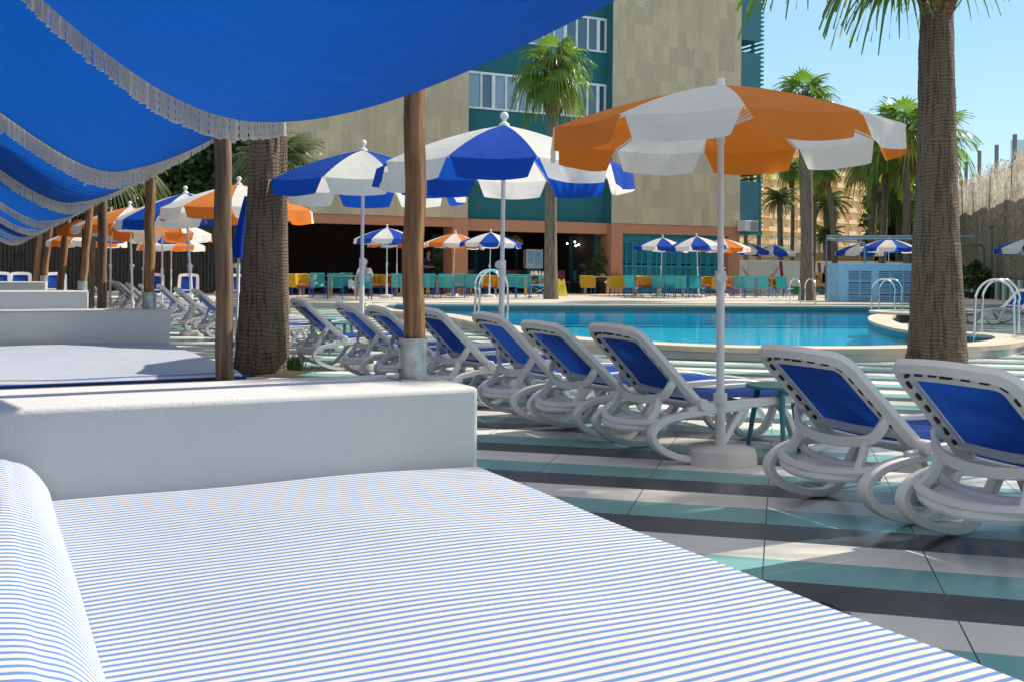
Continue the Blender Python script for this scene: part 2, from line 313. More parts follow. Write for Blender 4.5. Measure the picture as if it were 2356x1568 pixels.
M = dict(
    deck=deck_mat(), terrace=plaster_mat('pale_paving', (0.55, 0.50, 0.43), 0.1), coping=plaster_mat('beige_coping', (0.58, 0.50, 0.40), 0.15, 0.3),
    riser=plaster_mat('weathered_white_render', (0.60, 0.59, 0.54), 0.3, 0.5), water=water_mat(), pool=pool_tile_mat(), band=tile_band_mat(),
    lane=plain('dark_lane_tiles', (0.02, 0.10, 0.14), 0.4),
    white_wall=plaster_mat('rough_white_render', (0.70, 0.68, 0.635), 0.28, 0.24, 75), stripe=striped_fabric(),
    navy=cloth('navy_piping', (0.03, 0.06, 0.24), 0), creamy=cloth('cream_piping', (0.62, 0.57, 0.48), 0),
    canopy=cloth('blue_canopy_cloth', (0.003, 0.070, 0.37), 0.45, (0.002, 0.070, 0.35), 0.8, 260, 0.30, 0.08, (0.45, 1.1, 1)),
    fringe=cloth('silver_fringe_yarn', (0.84, 0.80, 0.72), 0.55, (0.95, 0.90, 0.80), 0.45, 300),
    wood=wood_mat('round_timber', (0.40, 0.20, 0.08), (0.13, 0.058, 0.024)), wood2=wood_mat('weathered_timber', (0.27, 0.165, 0.09), (0.10, 0.055, 0.03)),
    galv=plain('galvanised_steel', (0.46, 0.49, 0.48), 0.42, 0.3, 16, 0.75, 0.15, 40),
    plastic=plain('white_resin', (0.74, 0.715, 0.70), 0.38, 0.04, 4, 0, 0.05, 120), plastic_s=plain('dark_slot', (0.02, 0.02, 0.022), 0.6),
    mesh=cloth('blue_sling_mesh', (0.008, 0.055, 0.31), 0.16, (0.008, 0.07, 0.40), 0.6, 700),
    pole=plain('white_painted_steel', (0.76, 0.75, 0.74), 0.35, 0.04, 4, 0.0),
    base=plaster_mat('scuffed_white_plastic', (0.70, 0.67, 0.63), 0.12, 0.35, 40),
    ublue=cloth('parasol_blue', (0.012, 0.07, 0.42), 0.4, (0.01, 0.10, 0.60), 0.8, 420, 0.25), uwhite=cloth('parasol_white', (0.80, 0.79, 0.76), 0.46, (0.88, 0.85, 0.80), 0.8, 420, 0.25),
    uorange=cloth('parasol_orange', (0.64, 0.22, 0.05), 0.38, (1.0, 0.24, 0.015), 0.8, 420, 0.25),
    bark=bark_mat(), bark_g=bark_mat('grey_palm_bark', (0.25, 0.21, 0.165), (0.07, 0.06, 0.05), 20), skirt=bark_mat('brown_leaf_bases', (0.27, 0.145, 0.07), (0.09, 0.04, 0.02), 9),
    frond=leafmat('palm_frond', (0.045, 0.10, 0.018), (0.10, 0.19, 0.035), 0.42, (0.20, 0.36, 0.03)), frond_y=leafmat('yellowing_frond', (0.16, 0.19, 0.03), (0.30, 0.27, 0.06), 0.5, (0.45, 0.42, 0.06)),
    frond_d=leafmat('dark_frond', (0.05, 0.09, 0.02), (0.11, 0.14, 0.04), 0.3, (0.2, 0.26, 0.05)),
    frond_s=leafmat('silvery_frond', (0.07, 0.10, 0.05), (0.17, 0.19, 0.10), 0.3, (0.22, 0.25, 0.10)),
    hedge=leafmat('hedge_leaf', (0.016, 0.042, 0.011), (0.045, 0.095, 0.022), 0.1, (0.03, 0.06, 0.01), 0.6), cypress=leafmat('cypress_leaf', (0.012, 0.035, 0.012), (0.035, 0.075, 0.02), 0.1, (0.03, 0.06, 0.01), 0.6),
    grass=leafmat('grass_blade', (0.08, 0.15, 0.03), (0.16, 0.22, 0.05)),
    stone=stone_mat(), terra=plaster_mat('terracotta_render', (0.50, 0.24, 0.14), 0.1, 0.2), teal_wall=plaster_mat('teal_render', (0.025, 0.145, 0.165), 0.12, 0.25),
    wing=plaster_mat('blue_grey_render', (0.065, 0.19, 0.23), 0.12, 0.2), alu=plain('white_window_frame', (0.72, 0.77, 0.80), 0.4), glass=glass_pane('window_glass', (0.05, 0.10, 0.16)), glass_b=glass_pane('blind_behind_glass', (0.22, 0.30, 0.42)),
    shutter=plain('teal_shutter_paint', (0.008, 0.23, 0.31), 0.5), green=plain('green_louvre_paint', (0.01, 0.29, 0.215), 0.45),
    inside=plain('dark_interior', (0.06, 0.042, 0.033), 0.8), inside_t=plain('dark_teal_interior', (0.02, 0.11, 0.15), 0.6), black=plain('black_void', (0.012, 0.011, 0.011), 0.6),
    pink=plain('pink_upholstery', (0.48, 0.09, 0.13), 0.7), tealseat=plain('teal_upholstery', (0.02, 0.30, 0.36), 0.6),
    rope=plain('teal_rope', (0.015, 0.40, 0.41), 0.5, 0.15, 20), cobalt=plain('cobalt_metal', (0.015, 0.10, 0.42), 0.4), yellow=plain('yellow_rope', (0.62, 0.38, 0.025), 0.55, 0.2, 22), cushion=plain('orange_cushion', (0.60, 0.17, 0.05), 0.8),
    tabletop=plain('honey_wood', (0.50, 0.30, 0.11), 0.5, 0.2, 12), ttable=plain('teal_side_table', (0.045, 0.23, 0.27), 0.4), chrome=plain('polished_steel', (0.80, 0.80, 0.79), 0.12, 0.03, 4, 1.0),
    kiosk=plain('sky_blue_paint', (0.24, 0.52, 0.78), 0.5, 0.05), louvre_d=plain('louvre_painted_shade', (0.02, 0.045, 0.07), 0.7), pipe=plain('grey_blue_pipe', (0.16, 0.24, 0.30), 0.4, 0.1, 4, 0.4),
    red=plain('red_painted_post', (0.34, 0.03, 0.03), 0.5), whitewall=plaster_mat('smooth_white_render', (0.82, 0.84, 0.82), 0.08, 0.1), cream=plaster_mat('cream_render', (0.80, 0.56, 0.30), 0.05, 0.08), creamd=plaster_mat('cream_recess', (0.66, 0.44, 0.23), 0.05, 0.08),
    net=net_mat(), post=plain('grey_steel_post', (0.20, 0.19, 0.175), 0.5, 0.15, 4, 0.4), bamboo=wood_mat('dark_bamboo_screen', (0.085, 0.066, 0.05), (0.03, 0.024, 0.019)), hammock=cloth('hammock_cloth', (0.66, 0.55, 0.38), 0.3),
    skin=plain('skin', (0.48, 0.27, 0.19), 0.55), hair=plain('brown_hair', (0.06, 0.03, 0.015), 0.6), navyshirt=cloth('navy_shirt', (0.02, 0.04, 0.11), 0), whiteshirt=cloth('white_shirt', (0.72, 0.72, 0.74), 0), darktrouser=cloth('dark_trousers', (0.03, 0.03, 0.035), 0),
    bulb=glowing('warm_bulb', (1.0, 0.72, 0.38), 9.0), bulbw=glowing('white_bulb', (1.0, 0.93, 0.8), 4.0), lampcloth=plain('straw_shade', (0.45, 0.27, 0.10), 0.8), signy=plain('yellow_sign_plastic', (0.68, 0.52, 0.02), 0.5),
    pot=plain('black_pot', (0.018, 0.018, 0.02), 0.5), plantergreen=plain('green_planter', (0.02, 0.20, 0.08), 0.5), floral=plain('patterned_cushion', (0.48, 0.26, 0.12), 0.8, 0.9, 9), acm=plain('white_cabinet', (0.62, 0.63, 0.64), 0.5), grille=plain('grey_grille', (0.25, 0.26, 0.28), 0.6),
    soil=plain('planting_soil', (0.05, 0.035, 0.022), 0.95, 0.3, 20, 0, 0.4, 30), hstripe=None, glassrail=glass_pane('clear_balustrade', (0.45, 0.62, 0.70)))

# ------------------------------------------------------------------ mesh helpers
class MB:
    def __init__(s): s.v = []; s.f = []; s.mi = []
    def add(s, vs, fs, mi=0):
        o = len(s.v); s.v += [tuple(p) for p in vs]; s.f += [tuple(i+o for i in f) for f in fs]; s.mi += [mi]*len(fs); return s
    def box(s, x0, x1, y0, y1, z0, z1, mi=0, T=None):
        vs = [Vector((x, y, z)) for z in (z0, z1) for y in (y0, y1) for x in (x0, x1)]
        if T is not None: vs = [T @ p for p in vs]
        return s.add(vs, [(0, 2, 3, 1), (4, 5, 7, 6), (0, 1, 5, 4), (2, 6, 7, 3), (0, 4, 6, 2), (1, 3, 7, 5)], mi)
    def tube(s, path, r=0.02, n=8, rx=None, caps=True, mi=0, closed=False, up=None):
        path = [Vector(p) for p in path]; m = len(path)
        rs = r if isinstance(r, (list, tuple)) else [r]*m
        vs = []; prev = None
        for i, p in enumerate(path):
            if closed: d = path[(i+1) % m]-path[i-1]
            else: d = path[min(i+1, m-1)]-path[max(i-1, 0)]
            d.normalize()
            if up is not None: a = Vector(up)-d*d.dot(Vector(up))
            elif prev is None:
                a = Vector((0, 0, 1)) if abs(d.z) < 0.9 else Vector((1, 0, 0)); a = a-d*d.dot(a)
            else: a = prev-d*d.dot(prev)
            if a.length < 1e-6: a = Vector((1, 0, 0))
            a.normalize(); prev = a; b = d.cross(a)
            for k in range(n):
                t_ = 2*PI*k/n + (PI/n if n == 4 else 0)
                vs.append(p+a*(math.cos(t_)*rs[i])+b*(math.sin(t_)*rs[i]*(rx if rx else 1)))
        fs = []
        rng = m if closed else m-1
        for i in range(rng):
            j = (i+1) % m
            for k in range(n):
                fs.append((i*n+k, i*n+(k+1) % n, j*n+(k+1) % n, j*n+k))
        if caps and not closed:
            fs.append(tuple(range(n-1, -1, -1))); fs.append(tuple((m-1)*n+k for k in range(n)))
        return s.add(vs, fs, mi)
    def lathe(s, prof, n=16, c=(0, 0, 0), T=None, mi=0):
        c = Vector(c); vs = []; fs = []
        for r, z in prof:
            for k in range(n):
                p = Vector((r*math.cos(2*PI*k/n), r*math.sin(2*PI*k/n), z))
                vs.append((T @ p if T is not None else p)+c)
        for i in range(len(prof)-1):
            for k in range(n): fs.append((i*n+k, i*n+(k+1) % n, (i+1)*n+(k+1) % n, (i+1)*n+k))
        fs.append(tuple(range(n-1, -1, -1))); fs.append(tuple((len(prof)-1)*n+k for k in range(n)))
        return s.add(vs, fs, mi)
    def ball(s, c, r, n=10, sz=1.0, mi=0):
        return s.lathe([(max(1e-4, r*math.sin(PI*i/n)), -r*sz*math.cos(PI*i/n)) for i in range(n+1)], n+2, c, None, mi)
    def grid(s, nu, nv, fn, mi=0):
        vs = [fn(i/nu, j/nv) for j in range(nv+1) for i in range(nu+1)]
        return s.add(vs, [(j*(nu+1)+i, j*(nu+1)+i+1, (j+1)*(nu+1)+i+1, (j+1)*(nu+1)+i) for j in range(nv) for i in range(nu)], mi)
    def prism(s, pts, z0, z1, mi=0):
        n = len(pts)
        vs = [(p[0], p[1], z0) for p in pts]+[(p[0], p[1], z1) for p in pts]
        return s.add(vs, [tuple(range(n-1, -1, -1)), tuple(range(n, 2*n))]+[(i, (i+1) % n, n+(i+1) % n, n+i) for i in range(n)], mi)
    def build(s, name, mats, parent=None, smooth=True, bevel=0.0, loc=None, rz=0.0, seg=2):
        me = bpy.data.meshes.new(name); me.from_pydata(s.v, [], s.f)
        for m in (mats if isinstance(mats, (list, tuple)) else [mats]): me.materials.append(m)
        me.polygons.foreach_set('material_index', s.mi)
        me.polygons.foreach_set('use_smooth', [smooth]*len(me.polygons))
        if smooth:
            try: me.set_sharp_from_angle(angle=rad(40))
            except Exception: pass
        me.update()
        o = bpy.data.objects.new(name, me); C.objects.link(o)
        if parent: o.parent = parent
        if loc is not None: o.location = loc
        if rz: o.rotation_euler = (0, 0, rz)
        if bevel:
            b = o.modifiers.new('bevel', 'BEVEL'); b.width = bevel; b.segments = seg; b.limit_method = 'ANGLE'; b.angle_limit = rad(50)
        return o
def tag(o, label, cat, group=None):
    o['label'] = label; o['category'] = cat
    if group: o['group'] = group
    elif 'group' in o: del o['group']
    return o
def thing(name, label, cat, loc=(0, 0, 0), rz=0.0, group=None):
    o = bpy.data.objects.new(name, None); C.objects.link(o); o.empty_display_size = 0.2
    o.location = loc; o.rotation_euler = (0, 0, rz); return tag(o, label, cat, group)
def kind(o, k='structure'): o['kind'] = k; return o
def kids(o): return CH.get(o.name, [x for x in bpy.data.objects if x.parent == o])
CH = {}
def dup(o, loc=None, rz=None, label=None, cat=None, group=None, rot=None, scale=None, top=True, parent=None):
    c = o.copy(); C.objects.link(c)
    if parent: c.parent = parent
    if loc is not None: c.location = loc
    if rz is not None: c.rotation_euler = (0, 0, rz)
    if rot is not None: c.rotation_euler = rot
    if scale is not None: c.scale = (scale,)*3
    if label: tag(c, label, cat or o.get('category'), group or o.get('group'))
    for ch in kids(o): dup(ch, parent=c)
    return c
def catmull(pts, n=6, closed=False):
    P = [Vector(p) for p in pts]; m = len(P); out = []
    for i in range(m if closed else m-1):
        if closed: a, b, c, d = P[i-1], P[i], P[(i+1) % m], P[(i+2) % m]
        else: a, b, c, d = P[max(i-1, 0)], P[i], P[i+1], P[min(i+2, m-1)]
        for k in range(n):
            t_ = k/n
            out.append(0.5*((2*b)+(c-a)*t_+(2*a-5*b+4*c-d)*t_**2+(3*b-a-3*c+d)*t_**3))
    if not closed: out.append(P[-1])
    return out

# ------------------------------------------------------------------ ground, pool, terrace
COP = 0.18
inner_px = [(893, 699), (906, 711), (1000, 718), (1075, 727), (1150, 741), (1250, 761), (1333, 774), (1480, 784), (1646, 792), (1800, 795), (1950, 795.5),
            (2085, 793), (2210, 789), (2275, 782), (2290, 775), (2262, 769), (2180, 765), (2085, 759), (2030, 748), (2001, 737), (1998, 729), (2016, 723), (2080, 719.5), (2160, 714), (2190, 707)]
P0 = [at_z(x, y, COP) for x, y in inner_px]
far = [at_z(x, 699+(x-893)*0.0047, COP) for x in (1900, 1600, 1300, 1050)]
P0 += far
inner = [Vector((p.x, p.y, 0)) for p in catmull(P0, 5, True)]
def area(poly): return 0.5*sum(a.x*b.y-b.x*a.y for a, b in zip(poly, poly[1:]+poly[:1]))
if area(inner) < 0: inner.reverse()
def offset(poly, d):
    out = []; n = len(poly)
    for i in range(n):
        a, b, c = poly[i-2], poly[i], poly[(i+2) % n]
        t_ = (c-a); t_.normalize(); out.append(b+Vector((t_.y, -t_.x, 0))*d)
    return out
outer = offset(inner, 0.46); lip = offset(inner, 0.50)
def poly_fill(mb, loops, z, mi=0):
    tris = geometry.tessellate_polygon([[Vector((p.x, p.y, 0)) for p in l] for l in loops])
    flat = [p for l in loops for p in l]
    mb.add([(p.x, p.y, z) for p in flat], [tuple(t_) if (flat[t_[1]]-flat[t_[0]]).cross(flat[t_[2]]-flat[t_[0]]).z > 0 else tuple(reversed(t_)) for t_ in tris], mi)
g = MB(); poly_fill(g, [[Vector((-700, -60, 0)), Vector((700, -60, 0)), Vector((700, 1500, 0)), Vector((-700, 1500, 0))], list(reversed(outer))], 0.0)
kind(g.build('deck', M['deck'], smooth=False))
def ring(mb, a, b, za, zb, mi=0):
    n = len(a)
    mb.add([(p.x, p.y, za) for p in a]+[(p.x, p.y, zb) for p in b], [(i, (i+1) % n, n+(i+1) % n, n+i) for i in range(n)], mi)
pool = thing('swimming_pool', 'curved blue swimming pool with beige raised coping in front of the terrace', 'pool', (0, 0, 0))
m_ = MB(); ring(m_, lip, inner, COP, COP); ring(m_, lip, lip, COP-0.07, COP); ring(m_, outer, lip, COP-0.07, COP-0.07); ring(m_, inner, inner, COP, COP-0.05)
m_.build('coping', M['coping'], pool, False)
m_ = MB(); ring(m_, outer, outer, -0.05, COP-0.07); m_.build('outer_wall', M['riser'], pool)
m_ = MB(); ring(m_, inner, inner, COP-0.05, -0.08); m_.build('waterline_tiles', M['band'], pool)
m_ = MB(); ring(m_, inner, inner, -0.08, -0.42); poly_fill(m_, [inner], -0.42); m_.build('basin', M['pool'], pool, False)
m_ = MB()
for (xa, ya, xb, yb) in ((1180, 751, 2060, 754),):
    a, b = at_z(xa, ya, -0.41), at_z(xb, yb, -0.41); d = (b-a).normalized(); n_ = Vector((-d.y, d.x, 0))*0.22
    m_.add([a-n_, b-n_, b+n_, a+n_], [(0, 1, 2, 3)])
m_.build('lane_line', M['lane'], pool)
wt = MB(); poly_fill(wt, [inner], 0.055); kind(wt.build('water', M['water'], smooth=False))
tr = MB(); yT = max(p.y for p in outer if p.x < 3)+0.02
ter_pts = [Vector((-40, yT-0.3, 0)), Vector((-4.3, yT-0.3, 0)), Vector((-4.2, yT+0.05, 0)), Vector((14, at_z(2090, 700, COP).y+0.75, 0)), Vector((60, 36, 0)), Vector((160, 120, 0)), Vector((-40, 120, 0))]
tr.prism([(p.x, p.y) for p in ter_pts], -0.1, 0.17)
kind(tr.build('terrace', M['terrace'], smooth=False))
TZ = 0.17
# ------------------------------------------------------------------ cabana walls, mattresses
def R_thing(name, label, cat, u, v, z=0, group=None): return thing(name, label, cat, RW(u, v, z), A, group)
def cab_wall(u1, v0, thick, h, length, label):
    m = MB(); m.box(-length, 0, 0, thick, 0, h)
    o = m.build('low_wall', M['white_wall'], None, True, 0.022, RW(u1, v0), A, 4)
    return tag(o, label, 'wall', 'white walls between the day beds')
cab_wall(1.90, 4.03, 0.66, 0.70, 4.6, 'nearest thick white rendered low wall behind the striped mattress in front')
cab_wall(1.86, 11.9, 0.66, 0.72, 4.6, 'white low wall carrying the second galvanised post socket, beyond the middle striped bed')
cab_wall(1.84, 21.4, 0.6, 0.72, 4.6, 'third white low wall from the camera, short grey shaded face by loungers')
cab_wall(1.70, 33.2, 0.6, 0.72, 5.0, 'farthest small white low wall below the blue canopy end')
def pillow_profile(x, x0, x1, r):
    # height factor of a cushion with rounded ends
    d = min(x-x0, x1-x)
    return math.sqrt(max(0.0, 1-(1-min(d/r, 1))**2))
def mattress(u0, u1, v0, v1, z1, label, th=0.16, bands=True):
    t = R_thing('day_bed', label, 'day bed', (u0+u1)/2, (v0+v1)/2, 0, 'striped day beds')
    L, W = (u1-u0)/2, (v1-v0)/2
    b = MB(); b.box(-L+0.05, L-0.06, -W+0.02, W-0.02, 0, z1-th-0.004); b.build('plinth', M['white_wall'], t, True, 0.02)
    m = MB()
    def top(a, c):
        x, y = -L+2*L*a, -W+2*W*c
        e = min(pillow_profile(x, -L, L, 0.05), pillow_profile(y, -W, W, 0.045))
        return Vector((x, y, z1-0.045*(1-e)+0.010*math.sin(x*2.1+1)*math.sin(y*1.3)+0.005*math.sin(x*5.3+y*2.2)*math.sin(y*4.1+x)))
    nu, nv = 60, 80
    us = [i/nu for i in range(nu+1)]
    m.grid(nu, nv, top)
    # side walls
    zb = z1-th
    for (p, q) in (((-L, -W), (L, -W)), ((L, -W), (L, W)), ((L, W), (-L, W)), ((-L, W), (-L, -W))):
        m.add([(p[0], p[1], zb), (q[0], q[1], zb), (q[0], q[1], z1-0.045), (p[0], p[1], z1-0.045)], [(0, 1, 2, 3)])
    mo = m.build('mattress', M['stripe'], t)
    if bands:
        p = MB()
        for zz, r in ((z1-0.043, 0.012), (z1-0.115, 0.018)):
            p.tube([(-L, -W-0.002, zz), (L, -W-0.002, zz), (L+0.002, W, zz)], r, 6)
        p.build('piping', M['navy'], t)
        q = MB(); q.box(-L, L, -W-0.010, -W-0.003, z1-0.098, z1-0.056); q.build('side_band', M['creamy'], t)
    return t
# the near bed, with its bolster along the back
mattress(-0.5, 1.905, 0.15, 4.0, 0.38, 'large blue and white striped mattress filling the foreground', bands=False)
def bolster(u0, u1, v0, v1, z0, h, label):
    L, W = (u1-u0)/2, (v1-v0)/2
    m = MB()
    prof = catmull([(L, 0, 0), (L-0.012, 0, h*0.24), (L-0.06, 0, h*0.60), (L-0.12, 0, h*0.78), (L-0.25, 0, h*0.89), (-L+0.1, 0, h), (-L, 0, h*0.8), (-L, 0, 0)], 6)
    n = len(prof); nv = 60; vs = []
    for j in range(nv+1):
        y = -W+2*W*j/nv
        e = pillow_profile(y, -W, W, 0.07)
        for p in prof: vs.append((L-(L-p.x)*(1) - 0.03*(1-e), y, p.z*(0.86+0.14*e)+0.004*math.sin(y*5+p.x*9)))
    fs = [(j*n+i, j*n+i+1, (j+1)*n+i+1, (j+1)*n+i) for j in range(nv) for i in range(n-1)]
    m.add(vs, fs); m.add([vs[nv*n+i] for i in range(n)], [tuple(range(n))]); m.add([vs[i] for i in range(n)], [tuple(reversed(range(n)))])
    o = m.build('bolster', M['stripe'], None, True, 0, RW((u0+u1)/2, (v0+v1)/2, z0), A)
    return tag(o, label, 'bolster', 'striped bolsters')
bolster(-0.75, 0.225, 0.2, 3.98, 0.383, 0.195, 'striped bolster cushion along the left edge of the foreground mattress')
mattress(-0.6, 1.86, 8.25, 11.86, 0.38, 'middle striped day bed with navy piping beyond the nearest white wall')
mattress(-0.6, 1.84, 4.75, 7.95, 0.335, 'striped day bed mostly hidden right behind the nearest white wall', bands=False)
bolster(-0.7, -0.28, 8.3, 11.8, 0.383, 0.30, 'striped bolster at the left end of the middle day bed')
mattress(-0.6, 1.80, 17.8, 21.35, 0.38, 'distant striped day bed hidden in front of the third white wall')

# ------------------------------------------------------------------ timber posts with galvanised sockets
posts = [(953, 1.76, 4.44, 0.70, 0.096, (0, 0)), (515, 1.68, 8.1, 0, 0.131, (-0.055, 0.0)), (337, 1.70, 12.35, 0.72, 0.112, (0.0, 0)), (231, 1.70, 17.5, 0, 0.145, (0.0, 0)),
         (178, 1.76, 21.75, 0.72, 0.135, (0.16, 0)), (130, 1.7, 28.0, 0, 0.17, (0.24, 0)), (98, 1.66, 33.5, 0.72, 0.155, (0.2, 0)), (77, 1.7, 41.0, 0, 0.19, (0.24, 0))]
plab = ['nearest round timber post in a galvanised socket on the white wall', 'weathered grey brown timber post left of the big palm trunk', 'round timber post in the socket on the second white wall',
        'darker timber post standing between second and third posts sockets beside stacked lounger backs', 'slightly leaning timber post on the third white wall beside a thin palm trunk',
        'leaning timber post before the blue lounger backs', 'thin timber post in the socket on the farthest white wall', 'farthest leaning timber post at the left end of the row']
POST = []
for i, ((px, u, v, zb, dia, lean), lab) in enumerate(zip(posts, plab)):
    t = R_thing('timber_post', lab, 'post', u, v, zb, 'timber canopy posts')
    r = dia/2; H = 2.75-zb
    m = MB(); pts = []; rr = []
    for k in range(15):
        f = k/14; pts.append((lean[0]*f+0.006*math.sin(k*1.3+i), lean[1]*f+0.005*math.cos(k*1.7+i), H*f)); rr.append(r*(1.04-0.06*f+0.015*math.sin(k*2.1+i*3)))
    m.tube(pts, rr, 18); m.build('shaft', M['wood2'] if i in (1, 3) else M['wood'], t)
    if zb:
        s = MB(); s.lathe([(r*1.36, 0.004), (r*1.36, 0.185), (r*1.30, 0.185), (r*1.30, 0.17)], 28)
        so_ = s.build('socket', M['galv'], t)
        pl = MB(); pl.box(-r*1.9, r*1.9, -r*1.9, r*1.9, 0.0005, 0.006); pl.build('base_plate', M['galv'], t, False, 0.002)
        bo = MB()
        for zz in (0.04, 0.15):
            for sx in (-1, 1): bo.tube([(sx*r*1.36, 0, zz), (sx*r*1.52, 0, zz)], 0.008, 6)
        bo.build('bolt', M['post'], so_)
    POST.append((u, v))

# ------------------------------------------------------------------ blue canopies with fringe
def swag_z(s, f, k):
    # a slack cloth: fold line, steepness on both sides, sag between the rods
    s0, z0, aL, aR, w_, sag, tilt, skew = (-0.837, 1.852, 1.149, 0.67, 0.534, 0.293, 0.066, -0.548) if k == 0 else (-0.907, 1.881, 0.82, 0.99, 0.356, 0.087, 0.124, 0.215)
    q = s-(s0+skew*(1-f))
    return z0+(aL if q < 0 else aR)*(math.sqrt(q*q+w_*w_)-w_)-sag*math.sin(PI*f)+tilt*(1-f)
clab = ['nearest blue canopy cloth sagging overhead across the upper left', 'second blue canopy cloth with long silver fringe behind the nearest one', 'third blue canopy cloth from the camera, fringe ending at the third timber post',
        'fourth blue canopy cloth down the row', 'fifth blue canopy cloth, narrow in the distance', 'sixth blue canopy cloth, small and far at the left edge', 'seventh blue canopy cloth, barely seen at the far end']
vv = [0.35]+[p[2] for p in posts]
for k in range(7):
    v0, v1 = vv[k]+0.05, vv[k+1]-0.09
    t = R_thing('fabric_canopy', clab[k], 'canopy', 1.75, v0, 0, 'blue fringed canopies')
    s0, s1 = -2.4, 0.12
    def fn(a, b):
        sr = s1-(0.26*min(1, max(0, (0.75-b)/0.3)) if k == 0 else 0); s = s0+(sr-s0)*a; y = (v1-v0)*b
        z = swag_z(s, b, k)+0.012*math.sin(s*3+b*5+k)*math.sin(PI*b)+0.010*math.sin(b*26+s*1.7+k*2)*(0.4+0.6*math.exp(-((b-0.9)/0.2)**2))*(0.5+0.5*math.sin(s*1.3))
        return Vector((s, y, z))
    m = MB(); m.grid(70, 56, fn); m.build('cloth', M['canopy'], t)
    hm = MB()
    for b in (0.0, 1.0): hm.tube([fn(i/80, b)+Vector((0, 0, 0.004)) for i in range(81)], 0.008, 5)
    hm.build('hem', M['canopy'], t)
    for b in ((1.0,) if k == 0 else (0.0, 1.0)):
        fr = MB(); nst = 205 if k < 2 else (190 if k < 4 else 110)
        rst = 2.9/nst*0.50
        rng = random.Random(k*10+int(b))
        acc = 0.0
        for i in range(nst):
            a = (i+0.5)/nst
            if k == 0 and s0+(s1-s0)*a > -0.60: continue
            p = fn(a, b)
            acc = acc*0.85+rng.uniform(-1, 1)*0.25
            L = 0.128+rng.uniform(-0.006, 0.006)+(0.02 if rng.random() < 0.02 else 0)
            yo = 0.012 if b else -0.012
            sw = acc*0.016+rng.uniform(-1, 1)*0.003
            nsg = 9 if k < 2 else 4
            pts = []; rr = []
            for q in range(nsg):
                f = q/(nsg-1)
                pts.append(p+Vector((sw*f, yo+0.004*math.sin(i*2.4)+0.006*math.sin(i*0.21)*f, -L*f+0.004)))
                rr.append(rst*(1.0+0.24*math.cos(q*PI)+ (0.25 if q == nsg-1 else 0)))
            fr.tube(pts, rr, 5 if k < 2 else 4, caps=True)
        fr.build('fringe', M['fringe'], t)
    if k == 0:
        fr = MB(); rng = random.Random(77)
        for i in range(150):
            b = 0.05+0.50*i/150; p = fn(1.0, b); L = 0.035+rng.uniform(-0.006, 0.006)+0.012*math.sin(i*0.5)
            fr.tube([p, p+Vector((0.008, rng.uniform(-0.004, 0.004), -L*0.5)), p+Vector((0.010, rng.uniform(-0.006, 0.006), -L))], 0.0075, 4)
        fr.build('side_fringe', M['fringe'], t)
    rod = MB(); rod.tube([(s0, (v1-v0)+0.13, 2.95), (2.6 if k == 0 else 0.15, (v1-v0)+0.13, 2.95)], 0.03, 8); rod.build('hanging_rod', M['wood2'], t)

# unseen canopy, wall and screen added around the camera to block sky light
t = R_thing('fabric_canopy', 'unseen blue canopy cloth added behind the camera to block sky light', 'canopy', 1.75, -3.6, 0, 'blue fringed canopies')
m = MB(); m.grid(30, 20, lambda a, b: Vector((-2.4+2.6*a, 3.85*b, swag_z(-2.4+2.6*a, b, 1)))); m.build('cloth', M['canopy'], t)
cab_wall(1.90, -4.3, 0.66, 0.70, 4.6, 'unseen white low wall added behind the camera to block sky light')
m = MB()
for i in range(300): m.tube([(0.02*math.sin(i*2), i*0.16, 0), (0.02*math.sin(i*3), i*0.16+0.02*math.sin(i), 3.1+0.1*math.sin(i*3.3))], 0.085, 5)
tag(m.build('bamboo_screen', M['bamboo'], None, True, 0, RW(-3.1, -5.5), A), 'unseen bamboo screen added along the back of the cabanas to block sky light', 'fence')

